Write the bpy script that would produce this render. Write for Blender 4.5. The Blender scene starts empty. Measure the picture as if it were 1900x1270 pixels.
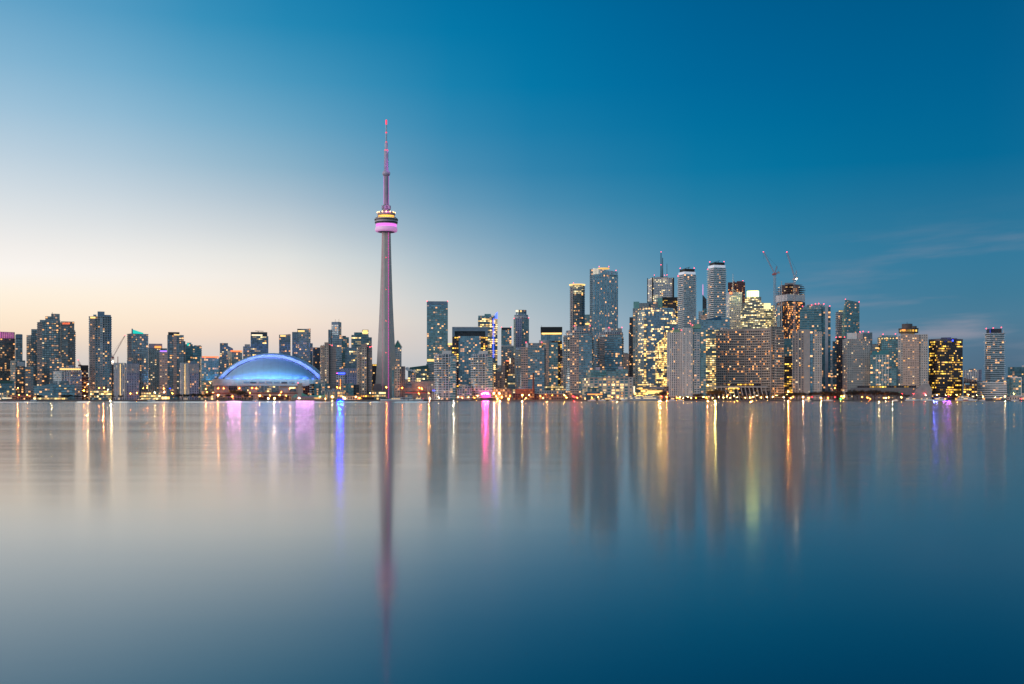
import bpy, bmesh, math, random
from mathutils import Vector
S = bpy.context.scene
C = S.collection
rnd = random.Random(11)

# ------------------------------------------------------------------ camera
K, HZ, CH, GZ = 2163.0, 740.0, 4.0, 1.6      # focal length in photo pixels, horizon row, eye height, quay height
cam_d = bpy.data.cameras.new('camera'); cam = bpy.data.objects.new('camera', cam_d); C.objects.link(cam)
cam.location = (0, 0, CH); cam.rotation_euler = (math.radians(90), 0, 0)
cam_d.sensor_width = 36; cam_d.lens = 36*K/1900; cam_d.shift_y = (HZ-635)/1900.0
cam_d.clip_start = 0.5; cam_d.clip_end = 60000
S.camera = cam
S.view_settings.view_transform = 'Standard'; S.view_settings.look = 'None'
S.view_settings.exposure = 0; S.view_settings.gamma = 1
try:
    S.cycles.use_denoising = True; S.cycles.max_bounces = 5; S.cycles.diffuse_bounces = 2; S.cycles.glossy_bounces = 3
    S.cycles.sample_clamp_indirect = 30; S.cycles.caustics_reflective = False; S.cycles.use_light_tree = True
except Exception: pass

def lin(c):
    return tuple(((v/255)/12.92 if v/255 <= .04045 else ((v/255+.055)/1.055)**2.4) for v in c)
# ------------------------------------------------------------------ sky
W = bpy.data.worlds.new('World'); S.world = W; W.use_nodes = True
nt = W.node_tree; nt.nodes.clear()
def nd(t, ty, **kw):
    n = t.nodes.new(ty)
    for k, v in kw.items(): setattr(n, k, v)
    return n
def mth(t, op, a, b=None, c=None, clamp=False):
    n = t.nodes.new('ShaderNodeMath'); n.operation = op; n.use_clamp = clamp
    for i, v in enumerate((a, b, c)):
        if v is None: continue
        if isinstance(v, (int, float)): n.inputs[i].default_value = v
        else: t.links.new(v, n.inputs[i])
    return n.outputs[0]
def mixc(t, f, a, b, bt='MIX'):
    n = t.nodes.new('ShaderNodeMix'); n.data_type = 'RGBA'; n.blend_type = bt
    if isinstance(f, (int, float)): n.inputs[0].default_value = f
    else: t.links.new(f, n.inputs[0])
    for i, v in ((6, a), (7, b)):
        if isinstance(v, tuple): n.inputs[i].default_value = (*v[:3], 1)
        else: t.links.new(v, n.inputs[i])
    return n.outputs[2]
tc = nd(nt, 'ShaderNodeTexCoord'); nrm = nd(nt, 'ShaderNodeVectorMath', operation='NORMALIZE')
nt.links.new(tc.outputs['Generated'], nrm.inputs[0])
sp = nd(nt, 'ShaderNodeSeparateXYZ'); nt.links.new(nrm.outputs[0], sp.inputs[0])
elev = mth(nt, 'MULTIPLY', mth(nt, 'ARCSINE', sp.outputs[2]), 180/math.pi)
az = mth(nt, 'MULTIPLY', mth(nt, 'ARCTAN2', sp.outputs[0], sp.outputs[1]), 180/math.pi)
sd = mth(nt, 'ADD', az, 60.0)
sd = mth(nt, 'ABSOLUTE', mth(nt, 'SUBTRACT', mth(nt, 'FLOORED_MODULO', mth(nt, 'ADD', sd, 180.0), 360.0), 180.0))
elevn = mth(nt, 'DIVIDE', elev, 60.0, clamp=True)
def ramp(stops): return stops
def col(px, tab, top=((28, 0), (60, 0))):
    f = math.atan((px-950)/K)
    return [(math.degrees(math.atan((HZ-y)*math.cos(f)/K)), c) for y, c in tab]
R = [
 (0,  ramp([(0,(220,180,150)),(1.5,(255,205,150)),(4,(255,236,205)),(8,(250,240,232)),(13,(190,208,222)),(20,(110,165,200)),(60,(22,74,130))])),
 (37, ramp(col(30, [(735,(198,192,190)),(690,(214,206,200)),(655,(222,210,200)),(628,(246,222,198)),(600,(254,232,205)),(540,(255,243,225)),(505,(252,246,240)),(450,(240,237,234)),(400,(224,228,230)),(300,(192,210,223)),(200,(158,194,217)),(100,(126,178,209)),(5,(99,163,200))])+[(24,(60,135,182)),(60,(15,70,125))])),
 (48, ramp(col(470,[(735,(190,192,198)),(690,(206,202,202)),(655,(218,208,202)),(630,(238,216,202)),(600,(250,229,209)),(540,(248,238,227)),(480,(230,230,226)),(400,(190,203,213)),(300,(140,180,203)),(200,(98,164,198)),(100,(58,147,188)),(5,(24,133,179))])+[(24,(5,110,165)),(60,(5,60,115))])),
 (60, ramp(col(960,[(735,(160,172,182)),(690,(176,186,194)),(650,(194,197,200)),(600,(188,197,202)),(540,(165,187,198)),(480,(135,170,192)),(400,(90,149,182)),(308,(48,132,174)),(200,(10,124,171)),(100,(0,118,167)),(5,(0,110,160))])+[(24,(0,92,145)),(60,(0,52,105))])),
 (72, ramp(col(1410,[(735,(100,130,150)),(680,(108,144,166)),(620,(98,142,168)),(560,(80,136,167)),(480,(60,130,164)),(400,(35,124,162)),(300,(0,115,160)),(150,(0,102,152)),(5,(0,93,143))])+[(24,(0,80,128)),(60,(0,46,95))])),
 (82, ramp(col(1805,[(735,(74,102,124)),(690,(80,108,130)),(650,(84,114,138)),(600,(78,124,150)),(540,(62,122,152)),(480,(54,122,156)),(400,(40,116,153)),(300,(6,107,151)),(150,(0,98,146)),(5,(0,91,138))])+[(24,(0,78,122)),(60,(0,44,90))])),
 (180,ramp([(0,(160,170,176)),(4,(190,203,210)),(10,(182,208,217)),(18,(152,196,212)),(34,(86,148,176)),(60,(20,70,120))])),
]
# the table above, smoothed round the compass into narrow sectors
def at_e(tab, e):
    tab = sorted(tab)
    if e <= tab[0][0]: return lin(tab[0][1])
    for (e0, c0), (e1, c1) in zip(tab[:-1], tab[1:]):
        if e <= e1:
            f = (e-e0)/(e1-e0); return tuple(p+(q-p)*f for p, q in zip(lin(c0), lin(c1)))
    return lin(tab[-1][1])
ELS = [0, .5, 1.2, 1.8, 2.4, 3, 3.8, 4.8, 5.8, 6.8, 8, 9.5, 11, 13, 15, 17.5, 21, 25, 32, 44, 60]
def cub(s0, e):
    ks = [k for k, _ in R]; vs = [at_e(tb, e) for _, tb in R]
    i = max(j for j in range(len(ks)-1) if ks[j] <= s0); h = ks[i+1]-ks[i]; f = (s0-ks[i])/h; out = []
    for c in range(3):
        def slope(j):
            if j <= 0 or j >= len(ks)-1: return 0
            a, b = (vs[j][c]-vs[j-1][c])/(ks[j]-ks[j-1]), (vs[j+1][c]-vs[j][c])/(ks[j+1]-ks[j])
            return 0 if a*b <= 0 else 2*a*b/(a+b)
        p, q, m0, m1 = vs[i][c], vs[i+1][c], slope(i)*h, slope(i+1)*h
        out.append(max(0, (2*f**3-3*f*f+1)*p+(f**3-2*f*f+f)*m0+(3*f*f-2*f**3)*q+(f**3-f*f)*m1))
    return out
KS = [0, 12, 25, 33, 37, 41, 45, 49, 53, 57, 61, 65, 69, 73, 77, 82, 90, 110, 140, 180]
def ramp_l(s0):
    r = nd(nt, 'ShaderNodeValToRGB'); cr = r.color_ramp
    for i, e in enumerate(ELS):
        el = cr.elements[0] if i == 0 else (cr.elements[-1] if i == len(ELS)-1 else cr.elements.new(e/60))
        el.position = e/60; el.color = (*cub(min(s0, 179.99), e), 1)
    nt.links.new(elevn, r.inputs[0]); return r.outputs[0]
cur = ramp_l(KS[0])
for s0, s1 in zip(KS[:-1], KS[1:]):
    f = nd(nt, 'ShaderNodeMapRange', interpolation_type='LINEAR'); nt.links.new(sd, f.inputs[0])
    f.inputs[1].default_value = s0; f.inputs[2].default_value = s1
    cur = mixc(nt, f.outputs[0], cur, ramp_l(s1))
# thin cloud streaks, low over the horizon
cv = nd(nt, 'ShaderNodeCombineXYZ'); nt.links.new(mth(nt, 'MULTIPLY', az, .10), cv.inputs[0])
nt.links.new(mth(nt, 'MULTIPLY', mth(nt, 'SUBTRACT', elev, mth(nt, 'MULTIPLY', az, .06)), .75), cv.inputs[1])
nz = nd(nt, 'ShaderNodeTexNoise'); nz.inputs['Scale'].default_value = 1.1; nz.inputs['Detail'].default_value = 5; nz.inputs['Roughness'].default_value = .5
nt.links.new(cv.outputs[0], nz.inputs['Vector'])
cm = nd(nt, 'ShaderNodeMapRange', interpolation_type='SMOOTHSTEP'); nt.links.new(nz.outputs[0], cm.inputs[0])
cm.inputs[1].default_value = .46; cm.inputs[2].default_value = .75
lo = nd(nt, 'ShaderNodeMapRange', interpolation_type='SMOOTHSTEP'); nt.links.new(elev, lo.inputs[0])
lo.inputs[1].default_value = 9.5; lo.inputs[2].default_value = 3.0
east = nd(nt, 'ShaderNodeMapRange', interpolation_type='SMOOTHSTEP'); nt.links.new(sd, east.inputs[0])
east.inputs[1].default_value = 70; east.inputs[2].default_value = 80
cf = mth(nt, 'MULTIPLY', mth(nt, 'MULTIPLY', cm.outputs[0], lo.outputs[0]), mth(nt, 'MULTIPLY', east.outputs[0], .85))
cur = mixc(nt, cf, cur, lin((150, 150, 165)))
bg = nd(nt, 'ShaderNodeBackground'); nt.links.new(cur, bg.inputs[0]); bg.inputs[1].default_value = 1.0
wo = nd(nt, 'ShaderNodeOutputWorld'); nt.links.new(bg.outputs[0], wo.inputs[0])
# afterglow of the set sun, low in the west
sl = bpy.data.lights.new('sun', 'SUN'); sl.energy = 1.5; sl.angle = math.radians(50); sl.color = (1, .85, .75)
so = bpy.data.objects.new('sun', sl); C.objects.link(so)
d = Vector((math.sin(math.radians(-122)), math.cos(math.radians(-122)), math.tan(math.radians(14))))
so.rotation_euler = d.to_track_quat('Z', 'Y').to_euler()

# ------------------------------------------------------------------ materials
MATS = {}
def mat(name, rgb, rough=.7, met=0, em=None, es=0, noise=.12, sample=False):
    if name in MATS: return MATS[name]
    m = bpy.data.materials.new(name); m.use_nodes = True; t = m.node_tree; p = t.nodes['Principled BSDF']
    p.inputs['Roughness'].default_value = rough; p.inputs['Metallic'].default_value = met
    if noise:
        o = nd(t, 'ShaderNodeTexCoord'); n = nd(t, 'ShaderNodeTexNoise'); n.inputs['Scale'].default_value = .12; n.inputs['Detail'].default_value = 6
        t.links.new(o.outputs['Object'], n.inputs['Vector'])
        r = nd(t, 'ShaderNodeMapRange'); t.links.new(n.outputs[0], r.inputs[0]); r.inputs[1].default_value = .3; r.inputs[2].default_value = .7
        r.inputs[3].default_value = 1-noise; r.inputs[4].default_value = 1+noise
        t.links.new(mixc(t, 1.0, rgb, r.outputs[0], 'MULTIPLY'), p.inputs['Base Color'])
    else: p.inputs['Base Color'].default_value = (*rgb, 1)
    if em: p.inputs['Emission Color'].default_value = (*em, 1); p.inputs['Emission Strength'].default_value = es
    m.cycles.emission_sampling = 'AUTO' if sample else 'NONE'
    MATS[name] = m; return m
WARM = ((1, .42, .12), (1, .72, .36)); OFF = ((1, .55, .12), (1, .78, .34)); WHT = ((1, .66, .3), (1, .88, .62))
def fac(name, wall, glass, w, h, p, tone=WARM, s=1.4, rough=.18, met=.55, row=0.0, cl=.5, wr=.7, run=1):
    """a wall with a grid of windows; UV is counted in bays and storeys; some rooms have their lamps on"""
    if name in MATS: return MATS[name]
    m = bpy.data.materials.new(name); m.use_nodes = True; t = m.node_tree; P = t.nodes['Principled BSDF']
    uv = nd(t, 'ShaderNodeUVMap'); sx = nd(t, 'ShaderNodeSeparateXYZ'); t.links.new(uv.outputs[0], sx.inputs[0])
    U, V = sx.outputs[0], sx.outputs[1]
    oi = nd(t, 'ShaderNodeObjectInfo')
    fu, fv = mth(t, 'FRACT', U), mth(t, 'FRACT', V); cu, cvv = mth(t, 'FLOOR', U), mth(t, 'FLOOR', V)
    mu = mth(t, 'LESS_THAN', mth(t, 'ABSOLUTE', mth(t, 'SUBTRACT', fu, .5)), w/2)
    mv = mth(t, 'LESS_THAN', mth(t, 'ABSOLUTE', mth(t, 'SUBTRACT', fv, .5)), h/2)
    mask = mth(t, 'MULTIPLY', mu, mv)
    cell = nd(t, 'ShaderNodeCombineXYZ'); t.links.new(cu, cell.inputs[0]); t.links.new(cvv, cell.inputs[1])
    t.links.new(mth(t, 'MULTIPLY', oi.outputs['Random'], 91.0), cell.inputs[2])
    wn = nd(t, 'ShaderNodeTexWhiteNoise', noise_dimensions='3D'); t.links.new(cell.outputs[0], wn.inputs[0]); wv_ = wn.outputs[0]
    if run > 1:      # open plan floors light up in runs of several bays
        sh = mth(t, 'FLOORED_MODULO', mth(t, 'MULTIPLY', cvv, 1.7), run); c3 = nd(t, 'ShaderNodeCombineXYZ')
        t.links.new(mth(t, 'FLOOR', mth(t, 'DIVIDE', mth(t, 'ADD', cu, sh), run)), c3.inputs[0]); t.links.new(cvv, c3.inputs[1]); t.links.new(mth(t, 'MULTIPLY', oi.outputs['Random'], 33.0), c3.inputs[2])
        w3 = nd(t, 'ShaderNodeTexWhiteNoise', noise_dimensions='3D'); t.links.new(c3.outputs[0], w3.inputs[0])
        wv_ = mth(t, 'ADD', mth(t, 'MULTIPLY', w3.outputs[0], .75), mth(t, 'MULTIPLY', wn.outputs[0], .25))
    cs = nd(t, 'ShaderNodeSeparateColor'); t.links.new(wn.outputs[1], cs.inputs[0])
    # clusters of lit rooms, stretched along a storey when row > 0
    c2 = nd(t, 'ShaderNodeCombineXYZ'); t.links.new(mth(t, 'MULTIPLY', cu, .35*(1-row)+.05), c2.inputs[0])
    t.links.new(mth(t, 'MULTIPLY', cvv, .3+.6*row), c2.inputs[1]); t.links.new(mth(t, 'MULTIPLY', oi.outputs['Random'], 57.0), c2.inputs[2])
    ns = nd(t, 'ShaderNodeTexNoise'); ns.inputs['Scale'].default_value = 1; ns.inputs['Detail'].default_value = 1
    t.links.new(c2.outputs[0], ns.inputs['Vector'])
    cr = nd(t, 'ShaderNodeMapRange'); t.links.new(ns.outputs[0], cr.inputs[0]); cr.inputs[1].default_value = .38; cr.inputs[2].default_value = .62
    p = p*(1.15 if p < .25 else 1); s *= (.7 if p < .25 else 1)
    cr.inputs[3].default_value = p*(1-cl); cr.inputs[4].default_value = p*(1+cl)
    lit = mth(t, 'MULTIPLY', mth(t, 'LESS_THAN', wv_, cr.outputs[0]), mask)
    gv = mth(t, 'MULTIPLY_ADD', cs.outputs[2], .7, .65)
    gl = mixc(t, 1.0, glass, gv, 'MULTIPLY')
    o = nd(t, 'ShaderNodeTexCoord'); n2 = nd(t, 'ShaderNodeTexNoise'); n2.inputs['Scale'].default_value = .09; n2.inputs['Detail'].default_value = 5
    t.links.new(o.outputs['Object'], n2.inputs['Vector'])
    wv = mth(t, 'MULTIPLY_ADD', n2.outputs[0], .5, .75)
    wl = mixc(t, 1.0, wall, wv, 'MULTIPLY')
    t.links.new(mixc(t, mask, wl, gl), P.inputs['Base Color'])
    t.links.new(mth(t, 'MULTIPLY', mask, met), P.inputs['Metallic'])
    t.links.new(mth(t, 'MULTIPLY_ADD', mask, rough-wr, wr), P.inputs['Roughness'])
    t.links.new(mixc(t, cs.outputs[0], tone[0], tone[1]), P.inputs['Emission Color'])
    t.links.new(mth(t, 'MULTIPLY', lit, mth(t, 'MULTIPLY', mth(t, 'MULTIPLY_ADD', mth(t, 'POWER', cs.outputs[1], 2.6), 2.0, .2), s)), P.inputs['Emission Strength'])
    m.cycles.emission_sampling = 'NONE'
    MATS[name] = m; return m
F = dict(
 dkglass=fac('dark glass condo wall', (.15,.18,.20), (.24,.34,.39), .82, .62, .13),
 dkbrown=fac('dark brown glass wall', (.19,.17,.16), (.20,.25,.28), .8, .6, .15),
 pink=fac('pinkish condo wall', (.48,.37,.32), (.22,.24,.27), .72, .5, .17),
 grey=fac('grey condo wall', (.31,.33,.35), (.24,.32,.36), .75, .55, .14),
 lgrey=fac('light grey condo wall', (.50,.52,.54), (.22,.32,.37), .7, .55, .10),
 teal=fac('teal glass wall', (.20,.29,.30), (.22,.42,.46), .85, .68, .14),
 dteal=fac('deep teal glass wall', (.09,.17,.19), (.13,.30,.36), .85, .7, .09),
 blue=fac('blue glass wall', (.20,.30,.36), (.22,.42,.52), .85, .7, .09),
 white=fac('white ribbed wall', (.66,.63,.62), (.16,.19,.23), .55, .62, .07),
 stripe=fac('white striped residence wall', (.80,.80,.86), (.14,.17,.21), .5, .86, .12, WHT, 1.3, cl=.2),
 lav=fac('lavender residence wall', (.34,.36,.50), (.22,.25,.38), .5, .7, .05),
 beige=fac('beige concrete punched wall', (.66,.57,.49), (.13,.14,.16), .52, .5, .11),
 beigeb=fac('beige concrete ribbed wall', (.36,.32,.31), (.20,.20,.22), .35, .6, .02),
 tan=fac('tan gridded hotel wall', (.62,.53,.46), (.05,.05,.07), .76, .6, .13, ((1,.35,.08),(1,.62,.25)), 1.5),
 punched=fac('grey punched hotel wall', (.54,.52,.50), (.10,.12,.14), .36, .42, .10),
 warmrow=fac('peach and afterglow toned wall', (.62,.46,.38), (.45,.33,.28), .6, .5, .12, WARM, 1.0, rough=.3),  # peach wall colour; on the hotel it carries reflected western glow
 office=fac('lit office wall', (.16,.20,.21), (.17,.27,.30), .9, .6, .62, OFF, 1.5, row=.7, cl=.45, run=3),
 officed=fac('half lit office wall', (.14,.18,.20), (.17,.27,.31), .9, .6, .3, OFF, 1.4, row=.8, cl=.8, run=3),
 dkoff=fac('dark office wall', (.07,.06,.07), (.05,.05,.06), .76, .52, .42, ((1,.46,.04),(1,.66,.10)), 1.6, row=.5, cl=.9, run=3),
 gold=fac('golden office wall', (.42,.42,.36), (.24,.28,.26), .8, .55, .6, ((1,.66,.2),(1,.86,.45)), 1.5, row=.9, cl=.5, run=3),
 cloud=fac('mirror office wall', (.16,.25,.33), (.22,.36,.47), .94, .7, .34, ((1,.54,.14),(1,.70,.28)), 1.7, row=.8, cl=1.0, run=4),
 cloudy=fac('brightly lit mirror office wall', (.16,.2,.24), (.2,.27,.3), .94, .74, .72, ((1,.50,.09),(1,.66,.20)), 1.9, row=.6, cl=.25, run=4),
 brown=fac('old brown masonry wall', (.24,.18,.17), (.08,.08,.10), .5, .5, .16),
 red=fac('dark red granite wall', (.12,.05,.055), (.05,.035,.045), .6, .55, .2),
 slab=fac('white slab condo wall', (.22,.27,.31), (.18,.27,.32), .85, .8, .07, rough=.12),
 curve=fac('balconied condo wall', (.44,.47,.48), (.24,.32,.35), .72, .78, .08),
 tgrid=fac('teal window grid', (.56,.50,.46), (.16,.36,.40), .74, .66, .34, ((1,.6,.2),(1,.8,.4)), 1.3, cl=.7),
 bank=fac('white marble office wall', (.66,.68,.72), (.12,.15,.19), .62, .45, .42, ((1,.66,.22),(1,.84,.46)), 1.3, row=.8, cl=.7, run=3),
 ltower=fac('pale vertical glass wall', (.44,.56,.64), (.15,.36,.48), .7, .8, .06),
 dark=fac('near black wall', (.05,.055,.065), (.06,.08,.10), .8, .6, .05),
 net=fac('half built tower wall', (.10,.07,.07), (.07,.07,.09), .8, .7, .42, ((1,.32,.06),(1,.55,.18)), 1.5, row=.3),
 glassbox=fac('low glass office wall', (.13,.22,.26), (.12,.26,.32), .85, .7, .2, OFF, 1.2, row=.6),
)
ROOF = mat('roof gravel', (.16,.165,.17)); DKROOF = mat('dark roof', (.06,.065,.07))
CONC = mat('pale concrete', (.42,.40,.40)); WCONC = mat('white concrete', (.82,.80,.78)); BCONC = mat('beige concrete', (.46,.37,.34))
DMET = mat('dark metal', (.06,.06,.07), .5, .5); LMET = mat('pale metal', (.55,.57,.6), .45, .3); GREENR = mat('green copper roof', (.14,.42,.34), .6)
BLK = mat('black cladding', (.015,.017,.022), .5); BLUEP = mat('blue grey cladding', (.20,.30,.40), .5); BRICK = mat('red brick', (.26,.09,.07))
TEALP = mat('teal cladding', (.16,.40,.40), .5); LAVP = mat('lavender cladding', (.50,.45,.55), .5); PINKP = mat('peach cladding', (.70,.50,.42), .6)
BAND = mat('pale balcony slab', (.47,.54,.57)); WBAND = mat('white balcony slab', (.70,.76,.80)); GBAND = mat('grey balcony slab', (.26,.33,.36)); TBAND = mat('teal balcony slab', (.24,.36,.38))
PBAND = mat('pinkish balcony slab', (.66,.52,.47)); DBAND = mat('dark slab', (.12,.13,.15))
def glow(name, rgb, s, sample=False): return mat(name, (.02, .02, .02), .5, 0, rgb, s, 0, sample)
GW = glow('warm lamp glow', (1, .50, .16), 1.6); GY = glow('yellow lamp glow', (1, .62, .20), 1.7); GWH = glow('white lamp glow', (1, .80, .52), 1.6)
GRED = glow('red beacon glow', (1, .06, .10), 7); GPNK = glow('magenta light', (1, .12, .75), 3.0); GBLU = glow('blue light', (.03, .06, 1), 6.0)
GTEAL = glow('teal light', (.02, .75, .62), .9); GGRN = glow('green light', (.1, 1, .3), 5); GPUR = glow('purple light', (.35, .15, 1), 2.5); GORED = glow('orange red light', (1, .16, .05), 2.2)
GORG = glow('orange strip light', (1, .30, .06), 2.0)
LORG = glow('sodium street light', (1, .20, .018), 420, True); LYEL = glow('yellow street light', (1, .40, .07), 420, True); LWHT = glow('white flood light', (1, .66, .34), 320, True)
WLAMP = glow('crane work light', (1, .74, .44), 60, True)
LRED = glow('red traffic light', (1, .012, .02), 150, True); LGRN = glow('green traffic light', (.012, 1, .10), 110, True); LPNK = glow('pink stage light', (1, .05, .34), 260, True)

# ------------------------------------------------------------------ mesh helpers
def link(name, bm, mats, parent=None):
    bm.normal_update()
    me = bpy.data.meshes.new(name); bm.to_mesh(me); bm.free()
    for m in (mats if isinstance(mats, (list, tuple)) else [mats]): me.materials.append(m)
    o = bpy.data.objects.new(name, me); C.objects.link(o)
    if parent is not None: o.parent = parent
    return o
def tag(o, label=None, cat=None, group=None, kind=None):
    if label: o['label'] = label
    if cat: o['category'] = cat
    if group: o['group'] = group
    if kind: o['kind'] = kind
    return o
def prism(bm, poly, z0, z1, fh=3.2, bw=3.5, roof=1, smooth=False, uo=0, bottom=False):
    """walls with UV in bays and storeys, and a roof; z1 may be one height per corner"""
    uvl = bm.loops.layers.uv.verify(); n = len(poly)
    zt = z1 if isinstance(z1, (list, tuple)) else [z1]*n
    lo_ = [bm.verts.new((x, y, z0)) for x, y in poly]; hi = [bm.verts.new((x, y, zt[i])) for i, (x, y) in enumerate(poly)]
    nf = max(1, round((max(zt)-z0)/fh)); vs = nf/(max(zt)-z0); u = uo
    for i in range(n):
        j = (i+1) % n; L = math.dist(poly[i], poly[j])
        du = L/bw if smooth else max(1, round(L/bw))
        f = bm.faces.new((lo_[i], lo_[j], hi[j], hi[i])); f.smooth = smooth
        for l, (a, b) in zip(f.loops, ((u, 0), (u+du, 0), (u+du, (zt[j]-z0)*vs), (u, (zt[i]-z0)*vs))): l[uvl].uv = (a, b)
        u += du if smooth else du+7
    f = bm.faces.new(hi); f.material_index = roof
    for l in f.loops: l[uvl].uv = (.02, .02)
    if bottom:
        f = bm.faces.new(lo_[::-1]); f.material_index = roof
def box(bm, x0, x1, y0, y1, z0, z1, mi=0):
    v = [bm.verts.new(p) for p in ((x0,y0,z0),(x1,y0,z0),(x1,y1,z0),(x0,y1,z0),(x0,y0,z1),(x1,y0,z1),(x1,y1,z1),(x0,y1,z1))]
    for q in ((0,1,5,4),(1,2,6,5),(2,3,7,6),(3,0,4,7),(4,5,6,7),(3,2,1,0)):
        f = bm.faces.new([v[i] for i in q]); f.material_index = mi
def grow(poly, e):
    n = len(poly); out = []
    for i in range(n):
        a, b, c = poly[i-1], poly[i], poly[(i+1) % n]
        d1 = Vector((b[0]-a[0], b[1]-a[1])).normalized(); d2 = Vector((c[0]-b[0], c[1]-b[1])).normalized()
        n1 = Vector((d1.y, -d1.x)); n2 = Vector((d2.y, -d2.x)); m = n1+n2
        k = e/max(.35, (m.dot(n1)))
        out.append((b[0]+m.x*k, b[1]+m.y*k))
    return out
def tube(bm, p0, p1, r0, r1=None, n=6, mi=0, cap=True):
    r1 = r0 if r1 is None else r1; p0 = Vector(p0); p1 = Vector(p1); d = (p1-p0).normalized()
    a = d.orthogonal().normalized(); b = d.cross(a); A = []; B2 = []
    for i in range(n):
        t = 2*math.pi*i/n; w = a*math.cos(t)+b*math.sin(t); A.append(bm.verts.new(p0+w*r0)); B2.append(bm.verts.new(p1+w*r1))
    for i in range(n):
        f = bm.faces.new((A[i], A[(i+1) % n], B2[(i+1) % n], B2[i])); f.smooth = True; f.material_index = mi
    if cap:
        for q in (A[::-1], B2): f = bm.faces.new(q); f.material_index = mi
def lathe(bm, prof, n=32, cx=0, cy=0, mi=0):
    rings = []
    for r, z in prof: rings.append([bm.verts.new((cx+r*math.cos(2*math.pi*i/n), cy+r*math.sin(2*math.pi*i/n), z)) for i in range(n)])
    for a, b in zip(rings[:-1], rings[1:]):
        for i in range(n):
            f = bm.faces.new((a[i], a[(i+1) % n], b[(i+1) % n], b[i])); f.smooth = True; f.material_index = mi
    bm.faces.new(rings[-1]); bm.faces.new(rings[0][::-1])
def X(px, Y): return (px-950)*Y/K
def Z(py, Y): return CH+(HZ-py)*Y/K

# shared meshes for small repeated parts
def shared(name, m, fn):
    bm = bmesh.new(); fn(bm); me = bpy.data.meshes.new(name); bm.to_mesh(me); bm.free(); me.materials.append(m); return me
ub = lambda bm: box(bm, -.5, .5, -.5, .5, -.5, .5)
PANE = [shared('window', glow('room light orange', (1, .42, .11), 1.3), ub), shared('window', glow('room light amber', (1, .58, .2), 1.4), ub), shared('window', glow('room light cream', (1, .74, .42), 1.4), ub), shared('window', glow('room light dim', (1, .45, .16), .7), ub)]
def ball(bm):
    bmesh.ops.create_icosphere(bm, subdivisions=2, radius=1)
    for f in bm.faces: f.smooth = True
BEAC = shared('beacon', GRED, ball)

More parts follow.
